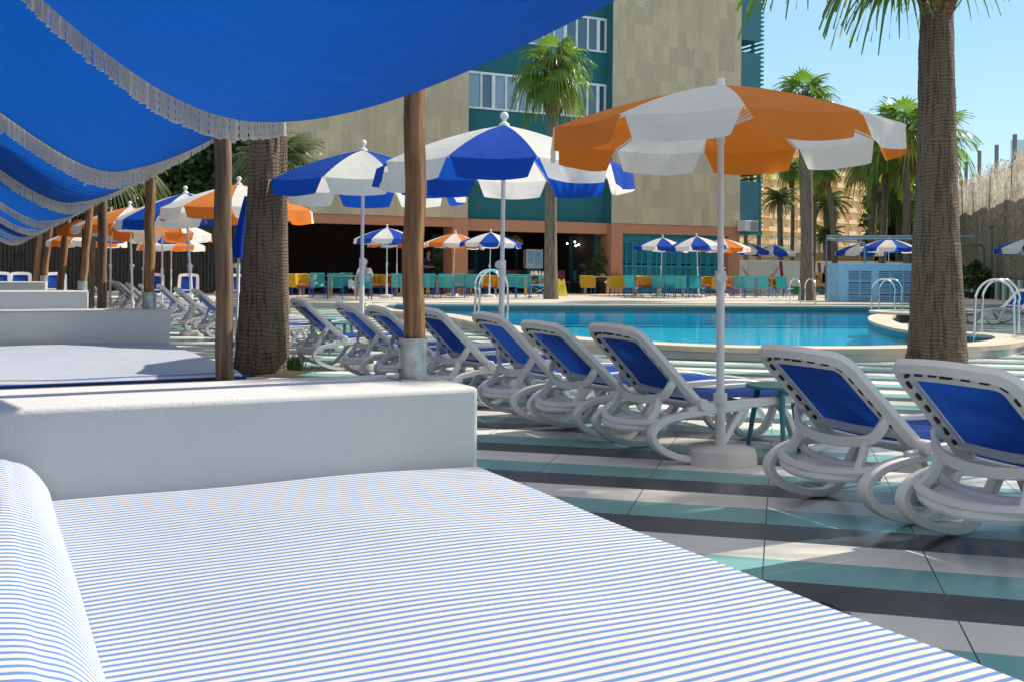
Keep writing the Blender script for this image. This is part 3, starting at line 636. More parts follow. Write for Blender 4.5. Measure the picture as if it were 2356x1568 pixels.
# ------------------------------------------------------------------ sun loungers
def rot_back(p, ang, hx, hz):
    # back frame local (a along the back upward, t thickness) -> x,z
    a, t_ = p
    return hx-math.cos(ang)*a + math.sin(ang)*t_, hz+math.sin(ang)*a+math.cos(ang)*t_
def make_lounger(label, ang=rad(42.5), BL=0.67):
    t = thing('sun_lounger', label, 'sun lounger', (0, 0, 0), 0, 'white sun loungers with blue sling')
    hx, hz, W = 0.0, 0.37, 0.335
    # outline of the back: rounded, slightly crowned
    def outline(ins, crown=0.02, r=0.11):
        pts = []
        w_, l0, l1 = W-ins, -0.02+ins*0.3, BL-ins
        r = max(0.02, r-ins*0.6)
        def wid(l): return w_*(1.0-0.06*(l/BL))
        for i in range(9):
            f = i/8; pts.append((l0+(l1-r-l0)*f, wid(l0+(l1-r-l0)*f)))
        for i in range(1, 7):
            th = PI/2*i/6; pts.append((l1-r+r*math.sin(th), wid(l1-r)-r+r*math.cos(th)))
        for i in range(1, 6):
            f = i/6; y = (wid(l1-r)-r)*(1-2*f); pts.append((l1+crown*(1-(1-2*f)**2), y))
        m_ = [(a, -b) for a, b in reversed(pts[:15])]
        return pts+m_
    def P3(a, y, th): x, z = rot_back((a, th), ang, hx, hz); return Vector((x, y, z))
    fo = outline(0.0); fi = outline(0.098, 0.012, 0.10)
    n = len(fo); m = MB(); bow = lambda y: -0.018*(1-(y/W)**2)
    th_r, th_f = -0.030, 0.026
    vs = []
    for (ol, th) in ((fo, th_r*0.2), (fo, th_f), (fi, th_f), (fi, th_r*0.4)): vs += [P3(a, y, th+bow(y)) for a, y in ol]
    # rear face: recessed groove between the rim and the inner frame
    fm = outline(0.03); fg = outline(0.055)
    for (ol, th) in ((fm, th_r), (fg, th_r*0.1)): vs += [P3(a, y, th+bow(y)) for a, y in ol]
    ri = [0, 1, 2, 3]; fs = []
    def q(r1, r2):
        for i in range(n-1): fs.append((r1*n+i, r1*n+i+1, r2*n+i+1, r2*n+i))
    q(0, 1); q(1, 2); q(2, 3); q(3, 5); q(5, 4); q(4, 0)
    m.add(vs, fs)
    m.tube([P3(-0.03, y, 0.0) for y in (-W, 0, W)], 0.03, 10)
    m.tube([P3(0.09, y, bow(y)) for y in (-W+0.05, 0, W-0.05)], 0.026, 8)
    # dark slots along the rear groove
    mid = outline(0.060)
    cum = [0.0]
    for i in range(1, n): cum.append(cum[-1]+math.hypot(mid[i][0]-mid[i-1][0], mid[i][1]-mid[i-1][1]))
    def along(d):
        d = max(0, min(cum[-1]-1e-6, d))
        for i in range(1, n):
            if cum[i] >= d:
                f = (d-cum[i-1])/(cum[i]-cum[i-1]+1e-9); return mid[i-1][0]+(mid[i][0]-mid[i-1][0])*f, mid[i-1][1]+(mid[i][1]-mid[i-1][1])*f
        return mid[-1]
    d = 0.10
    while d < cum[-1]-0.10:
        a0, a1 = along(d), along(d+0.036)
        c0, c1 = P3(a0[0], a0[1], -0.011+bow(a0[1])), P3(a1[0], a1[1], -0.011+bow(a1[1]))
        m.tube([c0, c1], 0.0095, 4, mi=1); d += 0.082
    c = along(cum[-1]/2); p = P3(c[0], c[1], -0.011+bow(0)); m.tube([p+Vector((0, -0.022, 0)), p+Vector((0, 0.022, 0))], 0.013, 4, mi=1)
    m.build('backrest_frame', [M['plastic'], M['plastic_s']], t)
    s = MB(); fi2 = outline(0.10, 0.012, 0.10)
    li = [(a, y) for a, y in fi2]
    half = n//2
    def sling(u_, v_):
        i = min(int(v_*half+1e-6), half); a, y = li[i]; a2, y2 = li[n-1-i]
        yy = y+(y2-y)*u_; aa = a+(a2-a)*u_
        return P3(aa, yy, 0.008+bow(yy)-0.012*math.sin(PI*u_)*math.sin(PI*min(1, v_*1.2)))
    s.grid(8, half, sling); s.build('back_sling', M['mesh'], t)
    # side rails + seat
    fr = MB()
    for sy in (-1, 1):
        rail = catmull([(-0.10, sy*W, 0.325), (0.10, sy*W, 0.345), (0.45, sy*W, 0.36), (0.80, sy*W, 0.372), (1.10, sy*W, 0.362), (1.30, sy*W, 0.33)], 5)
        fr.tube(rail, 0.040, 4, rx=0.68, up=(0, 0, 1))
        fr.tube([(0.0, sy*(W-0.03), hz), (0.0, sy*(W+0.045), hz)], 0.037, 12)
    fr.tube(catmull([(1.30, -W, 0.33), (1.34, -W*0.6, 0.335), (1.345, 0, 0.338), (1.34, W*0.6, 0.335), (1.30, W, 0.33)], 4), 0.032, 8)
    fr.tube([(0.42, -W, 0.345), (0.42, W, 0.345)], 0.02, 8)
    fr.build('seat_frame', M['plastic'], t, True, 0.007)
    st = MB()
    def seat(u_, v_):
        x = 0.03+1.27*v_; y = (W-0.035)*(2*u_-1)
        return Vector((x, y, 0.372+0.018*math.sin(v_*PI*1.0)-0.03*(v_**3)-0.020*math.sin(PI*u_)*math.sin(PI*v_)+0.012*math.sin(v_*9)))
    st.grid(8, 24, seat); st.build('seat_sling', M['mesh'], t)
    # rear and front leg loops
    for sy in (-1, 1):
        lg = MB(); y = sy*(W-0.005)
        loop = catmull([(0.36, y, 0.335), (0.12, y, 0.325), (-0.12, y, 0.308), (-0.27, y, 0.278), (-0.355, y, 0.22), (-0.35, y, 0.16), (-0.285, y, 0.10), (-0.16, y, 0.048), (-0.02, y, 0.024), (0.08, y, 0.038), (0.16, y, 0.11), (0.25, y, 0.23), (0.33, y, 0.335)], 5)
        lg.tube(loop, 0.041, 4, rx=0.72, up=(0, 1, 0)); lg.build('rear_leg', M['plastic'], t, True, 0.007)
        lf = MB()
        loop = catmull([(0.62, y, 0.345), (0.70, y, 0.25), (0.76, y, 0.12), (0.84, y, 0.045), (0.94, y, 0.028), (1.05, y, 0.06), (1.12, y, 0.15), (1.16, y, 0.26), (1.19, y, 0.335)], 5)
        lf.tube(loop, 0.040, 4, rx=0.70, up=(0, 1, 0))
        lf.tube(catmull([(0.78, y, 0.20), (0.88, y, 0.285), (1.0, y, 0.30), (1.14, y, 0.26), (1.27, y, 0.14), (1.37, y, 0.03)], 4), 0.036, 4, rx=0.66, up=(0, 1, 0))
        lf.build('front_leg', M['plastic'], t, True, 0.007)
    # U shaped prop under the back, tray between the rear loops
    pr = MB()
    aL = P3(0.23, W-0.05, -0.02); aR = P3(0.23, -W+0.05, -0.02)
    U = catmull([aL, aL+Vector((-0.03, 0.0, -0.05)), Vector((aL.x-0.05, W*0.72, aL.z-0.105)), Vector((aL.x-0.075, W*0.36, aL.z-0.13)), Vector((aL.x-0.08, 0, aL.z-0.138)), Vector((aL.x-0.075, -W*0.36, aL.z-0.13)), Vector((aL.x-0.05, -W*0.72, aL.z-0.105)), aR+Vector((-0.03, 0, -0.05)), aR], 5)
    pr.tube(U, 0.038, 4, rx=0.5, up=(0, 0, 1))
    for sy in (-1, 1):
        pr.tube(catmull([(aL.x-0.06, sy*W*0.66, aL.z-0.115), (aL.x-0.10, sy*W*0.70, 0.315), (-0.33, sy*W*0.78, 0.255), (-0.24, sy*W*0.93, 0.245)], 4), 0.034, 4, rx=0.62)
    pr.build('back_prop', M['plastic'], t, True, 0.006)
    ty = MB()
    for (xo, zo, dep, r) in ((-0.30, 0.255, 0.10, 0.024), (-0.27, 0.225, 0.15, 0.020), (-0.16, 0.27, 0.06, 0.022)):
        ty.tube(catmull([(xo+0.02, W-0.02, zo+0.015), (xo-dep*0.55, W*0.68, zo), (xo-dep*0.95, W*0.3, zo-0.012), (xo-dep, 0, zo-0.015), (xo-dep*0.95, -W*0.3, zo-0.012), (xo-dep*0.55, -W*0.68, zo), (xo+0.02, -W+0.02, zo+0.015)], 5), r, 8, rx=1.1)
    def tray(u_, v_):
        y = (W-0.08)*(2*u_-1); bowx = 0.13*(1-(2*u_-1)**2)
        return Vector((-0.20-0.10*v_-bowx*v_, y, 0.262-0.03*v_))
    ty.grid(12, 2, tray); ty.build('shelf', M['plastic'], t)
    CH[t.name] = [x for x in bpy.data.objects if x.parent == t]
    return t
def row_v(px, u=3.8):
    k = (px-CX)/F
    return (u*D2.x-k*u*D2.y)/(k*D1.y-D1.x)
LW = 0.335
lounger = make_lounger('white lounger with blue sling back cut off by the right edge of the picture')
lnum = [2040, 1733, 1338, 1190, 1072, 940, 838, 765, 664, 536, 491, 439, 398, 356, 317, 288, 265, 248, 187]
llab = [None, 'white lounger with blue sling back just right of the near parasol base', 'white lounger left of the near orange parasol pole with its long blue seat showing', 'white lounger second to the left of the near parasol pole', 'white lounger directly right of the nearest timber post',
        'white lounger partly hidden behind the nearest timber post', 'white lounger just left of the nearest timber post', 'white lounger beside the blue parasol pole between left palm and nearest post', 'white lounger immediately right of the big left palm trunk',
        'white lounger peeping out just left of the big left palm trunk', 'white lounger hidden behind the weathered timber post by the left palm', 'white lounger back seen just left of the weathered timber post', 'second white lounger back left of the weathered timber post',
        'third white lounger back left of the weathered timber post', 'white lounger back just right of the post on the second white wall', 'white lounger back behind the post on the second white wall', 'white lounger back between the two middle distance timber posts, nearer one', 'white lounger back between the two middle distance timber posts, farther one', 'farthest white lounger back of the row beside the thin palm trunk']
lounger2 = None
rngl = random.Random(3)
for px, lab in zip(lnum, llab):
    vtest = row_v(px, 3.65)
    v = vtest
    for _ in range(6): u = 3.53-0.040*max(0, min(v, 24)-7.0); v = row_v(px, u)
    org = RW(u+0.50, v-LW*0.9)
    rz = A+rad(rngl.uniform(-2.5, 2.5))
    if lab is None: lounger.location = org; lounger.rotation_euler = (0, 0, A)
    elif lounger2 is None and px == 1338:
        lounger2 = make_lounger(lab, rad(45.5)); lounger2.location = org; lounger2.rotation_euler = (0, 0, rz)
    else: dup(lounger2 if (lounger2 and rngl.random() < 0.5) else lounger, org, rz, lab, 'sun lounger', 'white sun loungers with blue sling')
# loungers of the next row that look towards us
facing = make_lounger('blue lounger back facing the camera at the far left corner', rad(62))
fl = [(-2, 'blue lounger back cut by the left frame edge'), (45, None), (128, 'blue lounger back facing the camera between two leaning timber posts'), (352, 'blue lounger back in shade behind the parasol pole, right of the middle post'), (433, 'blue lounger back facing the camera behind the tilted parasol pole'), (541, 'blue lounger back showing just left of the big left palm trunk')]
for px, lab in fl:
    p = at_y(px, 640, 33.0); p.z = 0
    if lab is None: facing.location = p; facing.rotation_euler = (0, 0, rad(-72))
    else: dup(facing, p, rad(-72+rngl.uniform(-6, 6)), lab, 'sun lounger', 'blue loungers facing the camera')
facing['group'] = 'blue loungers facing the camera'
o = dup(lounger, at_z(2330, 745, 0), rad(200), 'white lounger beside the striped fence at the right frame edge', 'sun lounger', 'white sun loungers with blue sling')

# ------------------------------------------------------------------ parasols
def make_parasol(cmat, label, Rr=1.11, finial=True, group='parasols', ZE=1.985, fl=0.165):
    t = thing('parasol', label, 'parasol', (0, 0, 0), 0, group)
    H, ZT = 2.38, 2.37
    def prof(f): return 0.02+Rr*f, ZT-(ZT-ZE)*(0.62*f+0.38*f*f)
    nb = 8
    for k in range(10):
        m = MB(); a0, a1 = 2*PI*k/10, 2*PI*(k+1)/10
        def fn(u_, v_):
            r, z = prof(v_); p0 = Vector((r*math.cos(a0), r*math.sin(a0), z)); p1 = Vector((r*math.cos(a1), r*math.sin(a1), z))
            p = p0.lerp(p1, u_); bel = math.sin(PI*u_)*v_
            return p+Vector((0, 0, -0.030*bel*(1-v_*0.4)))*1.0
        m.grid(10, 10, fn)
        rngp = random.Random(k)
        ph = rngp.uniform(0, 6)
        def val(u_, v_):
            ins = 0.02+0.10*v_
            e = fn(ins+(1-2*ins)*u_, 1.0); out = Vector((e.x, e.y, 0)).normalized()
            L = fl*(0.93+0.07*math.sin(PI*u_)**0.5)
            return e+Vector((0, 0, -L*v_))+out*(0.034*v_+0.012*v_*math.sin(u_*9+ph)-0.02*v_*math.sin(PI*u_))
        m.grid(14, 5, val)
        m.build('canopy_panel', cmat if k % 2 == 0 else M['uwhite'], t)
    rb = MB()
    for k in range(10):
        a0 = 2*PI*k/10
        rb.tube([Vector((prof(f)[0]*math.cos(a0), prof(f)[0]*math.sin(a0), prof(f)[1]-0.012)) for f in (0.02, 0.35, 0.7, 1.0)], 0.006, 5)
        rb.tube([(0.02*math.cos(a0), 0.02*math.sin(a0), 2.10), Vector((prof(0.40)[0]*math.cos(a0), prof(0.40)[0]*math.sin(a0), prof(0.40)[1]-0.014))], 0.005, 5)
    rb.build('rib', M['pole'], t)
    p = MB(); p.tube([(0, 0, 1.10), (0, 0, 2.40)], 0.0195, 14); p.tube([(0, 0, 2.0), (0, 0, 2.12)], 0.026, 14); p.build('upper_pole', M['pole'], t)
    p = MB(); p.tube([(0, 0, 0.10), (0, 0, 1.16)], 0.0255, 14); p.build('lower_pole', M['pole'], t)
    c = MB(); c.tube([(0, 0, 1.08), (0, 0, 1.20)], 0.033, 14); c.tube([(0.02, 0, 1.16), (0.075, 0, 1.16)], 0.018, 10); c.tube([(0.05, 0, 1.16), (0.085, 0, 1.16)], 0.034, 12); c.build('clamp', M['pole'], t)
    f = MB()
    if finial: f.lathe([(0.05, 2.365), (0.045, 2.385), (0.02, 2.40), (0.018, 2.42)], 14); f.ball((0, 0, 2.452), 0.038, 10)
    else: f.lathe([(0.035, 2.365), (0.025, 2.385), (0.024, 2.41), (0.02, 2.415)], 12)
    f.build('finial', M['pole'], t)
    b = MB()
    prof_b = [(0.222, 0.0), (0.220, 0.045), (0.210, 0.088), (0.196, 0.097), (0.06, 0.108), (0.055, 0.108)]
    n = 48; vs = []
    for r, z in prof_b:
        for k in range(n):
            a0 = 2*PI*k/n; rr_ = r*(1.03 if (k % 8) in (0, 1, 2, 3, 4) else 0.97) if r > 0.1 else r
            vs.append((rr_*math.cos(a0), rr_*math.sin(a0), z))
    b.add(vs, [(i*n+k, i*n+(k+1) % n, (i+1)*n+(k+1) % n, (i+1)*n+k) for i in range(len(prof_b)-1) for k in range(n)]+[tuple((len(prof_b)-1)*n+k for k in range(n))])
    bo = b.build('base', M['base'], t)
    so2 = MB(); so2.lathe([(0.034, 0.105), (0.032, 0.37), (0.043, 0.37), (0.043, 0.435), (0.03, 0.435)], 16); so2.tube([(-0.065, 0, 0.27), (0.065, 0, 0.27)], 0.009, 6); so2.build('base_tube', M['base'], bo)
    CH[t.name] = [x for x in bpy.data.objects if x.parent == t]; CH[bo.name] = [x for x in bpy.data.objects if x.parent == bo]
    return t
GP = 'striped parasols around the pool'
par_o = make_parasol(M['uorange'], 'nearest orange and white parasol on a white round base among the loungers', 1.075, False, GP, 2.07, 0.155)
par_b = make_parasol(M['ublue'], 'large blue and white parasol just right of the nearest timber post', 1.10, True, GP)
par_of = None
def place_par(src, pos, face, label=None, tilt=(0, 0), sc=1.0, first=False):
    """face: turn so that a seam points this many degrees to the right of the viewer"""
    rz = rad(-90+face)-0
    q = Matrix.Rotation(tilt[0], 3, 'Y') @ Matrix.Rotation(tilt[1], 3, 'X') @ Matrix.Rotation(rz, 3, 'Z')
    if first: src.location = pos; src.rotation_euler = q.to_euler(); src.scale = (sc,)*3; return src
    return dup(src, pos, None, label, 'parasol', GP, q.to_euler(), sc)
U0 = at_z(1657, 1062, 0)
place_par(par_o, U0, -4.6, None, (rad(-0.4), 0), 1.0, True)
# a second orange kind, with ball finial
par_o2 = make_parasol(M['uorange'], 'orange and white parasol behind the weathered timber post and left palm', 1.10, True, GP)
p = at_y(1153, 700, 9.7); p.z = 0; place_par(par_b, p, -22, None, (rad(0.3), 0), 1.07, True)
def par_at(src, px, Y, face, label, tilt=0.0, z=0.0, sc=1.0, ty=0.0, first=False):
    p = at_y(px, 620, Y); p.z = z
    return place_par(src, p, face, label, (rad(tilt), rad(ty)), sc, first)
par_at(par_b, 833, 12.5, 24, 'blue and white parasol between the left palm and the nearest timber post', 0, 0, 1.10)
par_at(par_o2, 548, 16.3, -27.5, None, 0.0, 0, 1.05, 0, True)
par_at(par_b, 447, 18.2, 30, 'blue and white parasol on a tilted pole behind the orange one left of the palm', -2.5, 0, 1.045, 4)
par_at(par_o2, 373, 23.3, 20, 'orange and white parasol with low canopy just right of the post on the second wall', 0, 0, 0.97)
par_at(par_o2, 307, 22.3, 40, 'orange and white parasol with ball finial left of the post on the second wall', -2.0, 0, 1.04)
par_at(par_o2, 254, 24.6, 10, 'orange and white parasol with pale panels second from the left behind the timber posts', 0, 0, 1.04)
par_at(par_b, 330, 26.0, 5, 'blue and white parasol mostly hidden behind the orange ones on the left', 0, 0, 0.98)
par_at(par_o2, 394, 33.0, 24, 'shaded orange and white parasol in front of the dark hedge', 0, 0, 0.93)
par_at(par_o2, 200, 29.5, 36, 'leftmost orange and white parasol behind the timber posts', 0, 0, 0.95)
def yter(px, py): return at_z(px, py, TZ).y
RP = [(par_b, 890, 36.5, 18, 'blue and white parasol at the dining chairs just left of the nearest timber post', 0, 1.03), (par_o2, 913, 39.5, 10, 'orange and white parasol half hidden behind a blue one at the dining chairs', 0, 1.0),
      (par_o2, 1041, 39.5, 18, 'orange and white parasol by the terracotta pillar of the restaurant', 2.5, 1.0), (par_b, 1126, 38.2, -18, 'blue and white parasol in front of the dark restaurant opening, left of the slim palm', 1.0, 1.0),
      (par_b, 1519, 42.5, -20, 'blue and white parasol before the teal shutters, left one of the pair', 2.0, 1.0), (par_b, 1608, 40.5, -22, 'blue and white parasol before the teal shutters, right one of the pair', -2.5, 1.0),
      (par_o2, 1664, 43, 26+45, 'orange and white parasol at the right end of the teal shutters', 0, 1.0), (par_b, 1722, 50, 10, 'small blue and white parasol peeping from behind an orange one near the hammock', 0, 1.0),
      (par_b, 1781, 50.5, -17, 'blue and white parasol above the hammock', 0, 0.98), (par_b, 1976, 49, -15, 'blue and white parasol behind the blue slatted counter, left one', 1, 1.0), (par_b, 2043, 43, -5, 'blue and white parasol behind the blue slatted counter, next to the right palm trunk', 1, 1.03)]
for src, px, Y, face, lab, tilt, sc in RP: par_at(src, px, Y, face, lab, tilt, TZ, sc)
p = at_y(2375, 620, 33); p.z = 0; place_par(par_b, p, 30, 'blue and white parasol cut off by the right frame edge', (0, 0), 1.0)
# folded parasol cloth beside the left palm
fp = thing('folded_parasol', 'folded blue parasol hanging beside the big left palm trunk', 'parasol', Vector((at_y(562, 620, 13.4).x, 13.4, 0)))
m = MB(); top = at_y(566, 452, 13.4)-fp.location; bot = at_y(549, 594, 13.4)-fp.location
vs = []; n = 20
for i in range(9):
    f = i/8; c = top.lerp(bot, f); r = 0.02+0.085*f**0.8
    for k in range(n): vs.append(c+Vector((math.cos(2*PI*k/n), math.sin(2*PI*k/n), 0))*r*(1+0.22*math.cos(k*PI/2*1.0)*f))
m.add(vs, [(i*n+k, i*n+(k+1) % n, (i+1)*n+(k+1) % n, (i+1)*n+k) for i in range(8) for k in range(n)]); m.build('folded_cloth', M['ublue'], fp)
m = MB(); m.tube([(bot.x-0.03, 0, 0), (bot.x, 0, bot.z), (top.x, 0, top.z)], 0.018, 8); m.build('pole', M['pole'], fp)

# ------------------------------------------------------------------ side tables
def make_table(label):
    t = thing('side_table', label, 'side table', (0, 0, 0), 0, 'teal side tables')
    m = MB(); m.lathe([(0.20, 0.438), (0.205, 0.44), (0.205, 0.456), (0.20, 0.458)], 32); m.build('table_top', M['ttable'], t)
    for k in range(3):
        a0 = 2*PI*k/3+0.5; g_ = MB(); g_.tube([(0.13*math.cos(a0), 0.13*math.sin(a0), 0.44), (0.20*math.cos(a0), 0.20*math.sin(a0), 0.0)], [0.022, 0.013], 8); g_.build('leg', M['ttable'], t)
    CH[t.name] = [x for x in bpy.data.objects if x.parent == t]
    return t
st_ = make_table('round teal side table between the near parasol and the lounger to its right')
st_.location = Vector((at_z(1788, 884, 0.456).x, at_z(1788, 884, 0.456).y, 0))
for px, py, lab in ((790, 742, 'round teal side table behind the loungers right of the left palm'), (742, 733, 'farther round teal side table near the second parasol pole'), (462, 690, 'small distant teal side table among the far loungers')):
    q = at_z(px, py, 0.456); dup(st_, Vector((q.x, q.y, 0)), 0.3, lab, 'side table', 'teal side tables')

# ------------------------------------------------------------------ palms and planting
def fan_leaf(mb, org, az, el, pet, size, rng, nb=22, droop=0.5, mi=0):
    d = Vector((math.cos(az)*math.cos(el), math.sin(az)*math.cos(el), math.sin(el)))
    side = Vector((-math.sin(az), math.cos(az), 0))
    pts = [org+d*pet*f+Vector((0, 0, -0.16*pet*f*f)) for f in (0, 0.5, 1)]
    mb.tube(pts, [0.022*size, 0.016*size, 0.011*size], 4, mi=mi)
    hub = pts[-1]; el2 = el-rad(18)-rng.uniform(0, rad(18))
    d2 = Vector((math.cos(az)*math.cos(el2), math.sin(az)*math.cos(el2), math.sin(el2)))
    nrm = d2.cross(side); nrm.normalize()
    tw = rng.uniform(-0.35, 0.35); side = side*math.cos(tw)+nrm*math.sin(tw); nrm = d2.cross(side)
    span = rad(118)
    for k in range(nb):
        ph = -span+2*span*k/(nb-1)
        b = d2*math.cos(ph)+side*math.sin(ph)
        b = (b+nrm*(-0.22*(1-math.cos(ph)))).normalized() if True else b
        L = size*(0.70+0.30*math.cos(ph*0.8))*rng.uniform(0.9, 1.06)
        wd = b.cross(nrm); wd.normalize()
        sp = 2*span/(nb-1)*L
        dr = droop*rng.uniform(0.75, 1.3)
        vs = []
        for t_, wf in ((0.02, 0.05), (0.28, 0.50), (0.50, 0.54), (0.72, 0.30), (0.90, 0.13), (1.0, 0.02)):
            c = hub+b*L*t_*(1-0.12*dr*t_)+Vector((0, 0, -1))*L*dr*max(0, t_-0.25)**2*1.15
            fold = nrm*(0.035*L*(0.5 if t_ < 0.3 else 1.0)*t_)*(1 if k % 2 else -1)*0.5
            wv = wd*(sp*wf*min(t_/0.5, 1.0) if t_ <= 0.5 else sp*wf*0.62)
            vs += [c-wv*0.5-fold, c+wv*0.5+fold]
        mb.add(vs, [(2*i, 2*i+1, 2*i+3, 2*i+2) for i in range(5)], mi)
def fan_crown(n, size, seed, pet=0.75, lo=-55, hi=82, nb=22, droop=0.55, stem_r=0.12):
    mb = MB(); rng = random.Random(seed)
    for i in range(n):
        f = i/(n-1); el = rad(hi+(lo-hi)*f**0.85)+rng.uniform(-0.12, 0.12); az = i*2.399+rng.uniform(-0.25, 0.25)
        mi = 1 if (f > 0.86 and rng.random() < 0.6) else 0
        org = Vector((math.cos(az)*stem_r, math.sin(az)*stem_r, -0.25*f))
        fan_leaf(mb, org, az, el, size*pet*rng.uniform(0.85, 1.15)*(0.75+0.35*f), size*rng.uniform(0.85, 1.1), rng, nb, droop*(0.55+0.9*f), mi)
    return mb
def feather_crown(n, L, seed, npair=26):
    mb = MB(); rng = random.Random(seed)
    for i in range(n):
        f = i/(n-1); az = i*2.399+rng.uniform(-0.2, 0.2); el = rad(78-105*f)
        side = Vector((-math.sin(az), math.cos(az), 0)); P_ = []; p = Vector((0, 0, 0)); e = el
        for k in range(9):
            P_.append(p.copy()); p = p+Vector((math.cos(az)*math.cos(e), math.sin(az)*math.cos(e), math.sin(e)))*L/8; e -= rad(10+4*f)
        mb.tube(P_, [0.03*L*(1-k/9)+0.004 for k in range(9)], 4)
        for k in range(npair):
            t_ = 0.15+0.85*k/npair; q = t_*8; j = min(int(q), 7); c = P_[j].lerp(P_[j+1], q-j); tg = (P_[j+1]-P_[j]).normalized()
            l = L*0.30*math.sin(PI*min(1, 0.25+0.75*t_))**0.7*rng.uniform(0.85, 1.1)
            for s in (-1, 1):
                dd = (side*s*0.85+tg*0.55+Vector((0, 0, -0.25))).normalized(); w_ = tg*0.02*L*0.5
                mb.add([c-w_, c+w_, c+dd*l*0.6+w_*0.8+Vector((0, 0, 0.02)), c+dd*l+Vector((0, 0, -0.05*L)), c+dd*l*0.6-w_*0.8], [(0, 1, 2, 4), (4, 2, 3)])
    return mb
def trunk(mb, pts, radii, n=20, seed=0, jag=0.0):
    P_ = catmull(pts, 10); R_ = []
    m = len(radii)-1
    for i in range(len(P_)):
        q = i/(len(P_)-1)*m; j = min(int(q), m-1); R_.append(radii[j]+(radii[j+1]-radii[j])*(q-j))
    vs = []; rng = random.Random(seed)
    for i, p in enumerate(P_):
        for k in range(n):
            a0 = 2*PI*k/n; rr = R_[i]*(1+0.03*math.sin(3*a0+i*0.3+seed)+0.02*math.sin(7*a0-i*0.5)+rng.uniform(-jag, jag))
            vs.append(p+Vector((math.cos(a0)*rr, math.sin(a0)*rr, 0)))
    L = len(P_)
    mb.add(vs, [(i*n+k, i*n+(k+1) % n, (i+1)*n+(k+1) % n, (i+1)*n+k) for i in range(L-1) for k in range(n)]+[tuple((L-1)*n+k for k in range(n))])
def skirt_mb(c, r, h, seed, n=90):
    mb = MB(); rng = random.Random(seed)
    mb.lathe([(r*0.75, 0), (r*1.15, h*0.35), (r*1.2, h*0.7), (r*0.8, h), (r*0.2, h*1.1)], 14, c)
    for i in range(n):
        a0 = rng.uniform(0, 2*PI); z = rng.uniform(0, h); o_ = Vector((math.cos(a0), math.sin(a0), 0)); s = Vector((-math.sin(a0), math.cos(a0), 0))*r*0.22
        p = Vector(c)+o_*r*0.9+Vector((0, 0, z)); q = p+o_*r*rng.uniform(0.3, 0.65)+Vector((0, 0, h*rng.uniform(0.1, 0.35)))
        mb.add([p-s, p+s, q+s*0.6, q-s*0.6], [(0, 1, 2, 3)])
    return mb
CROWN = {}
def crown_obj(key, maker, parent, loc, scale, rz, mats):
    if key not in CROWN:
        o = maker().build('crown', mats, parent, False); CROWN[key] = o.data
    else:
        o = bpy.data.objects.new('crown', CROWN[key]); C.objects.link(o); o.parent = parent
    o.location = loc; o.scale = (scale,)*3; o.rotation_euler = (0, 0, rz); return o
FM = [M['frond'], M['frond_y']]
def fan_palm(label, base, top, r0, r1, size, seed, mids=(), bark='bark_g', n=30, key=None, skirt=(1.5, 0.9), name='fan_palm', group='fan palms', flare=1.25, nt_=20, rz=None, mats=None, **kw):
    t = thing(name, label, 'palm tree', base, 0, group)
    b = Vector(base); pts = [Vector((0, 0, -0.05))]+[Vector(p)-b for p in mids]+[Vector(top)-b]
    m = MB(); H = (Vector(top)-b).length; k = len(pts)
    radii = [r0*flare, r0*1.02, r0*0.93, r0*0.86]+[r0+(r1-r0)*f for f in (0.5, 0.7, 0.9, 1.0)]
    trunk(m, pts, radii, nt_, seed); m.build('trunk', M[bark], t)
    tp = pts[-1]
    if skirt: skirt_mb(tp-Vector((0, 0, skirt[1])), r1*skirt[0], skirt[1], seed).build('leaf_bases', M['skirt'], t)
    crown_obj(key or ('fan', seed), lambda: fan_crown(n, 1.0, seed, **kw), t, tp, size, seed*1.1 if rz is None else rz, mats or FM)
    return t
# big palm on the right, standing in front of the pool edge
b = at_z(2155, 842, 0); Yp = b.y
rp = thing('fan_palm', 'big fan palm trunk on the right in front of the pool under hanging fronds', 'palm tree', b, 0, 'fan palms')
m = MB(); pxw = [(842, 138), (800, 129), (690, 116), (560, 103), (430, 92), (300, 84), (190, 80), (110, 77), (40, 72), (-40, 72)]
pts = []; rr = []
for y, wd in pxw: p = at_y(2155+(2154-2155)*0+(0 if y > 300 else (300-y)*0.0), y, Yp)-b; pts.append((p.x, p.y, p.z)); rr.append(wd/2*Yp/F)
P_ = [Vector(p) for p in pts]
vs = []; n = 40; rows = 150; rng = random.Random(5)
for i in range(rows+1):
    q = i/rows*(len(P_)-1); j = min(int(q), len(P_)-2); c = P_[j].lerp(P_[j+1], q-j); r = rr[j]+(rr[j+1]-rr[j])*(q-j)
    ring_ = 0.006*math.sin(i*2.2)+0.007*rng.uniform(-1, 1)
    for k in range(n): a0 = 2*PI*k/n; r_ = r*(1+ring_+0.02*math.sin(3*a0+i*0.11)+0.012*math.sin(9*a0+i*0.4)); vs.append(c+Vector((math.cos(a0)*r_, math.sin(a0)*r_, 0)))
m.add(vs, [(i*n+k, i*n+(k+1) % n, (i+1)*n+(k+1) % n, (i+1)*n+k) for i in range(rows) for k in range(n)]); m.build('trunk', M['bark'], rp)
tp = at_y(2156, -60, Yp)-b
skirt_mb(tp-Vector((0, 0, 0.62)), rr[-1]*1.02, 0.9, 3, 140).build('leaf_bases', M['skirt'], rp)
m = MB(); rng = random.Random(12)
cb = tp+Vector((0, 0, 0.32))
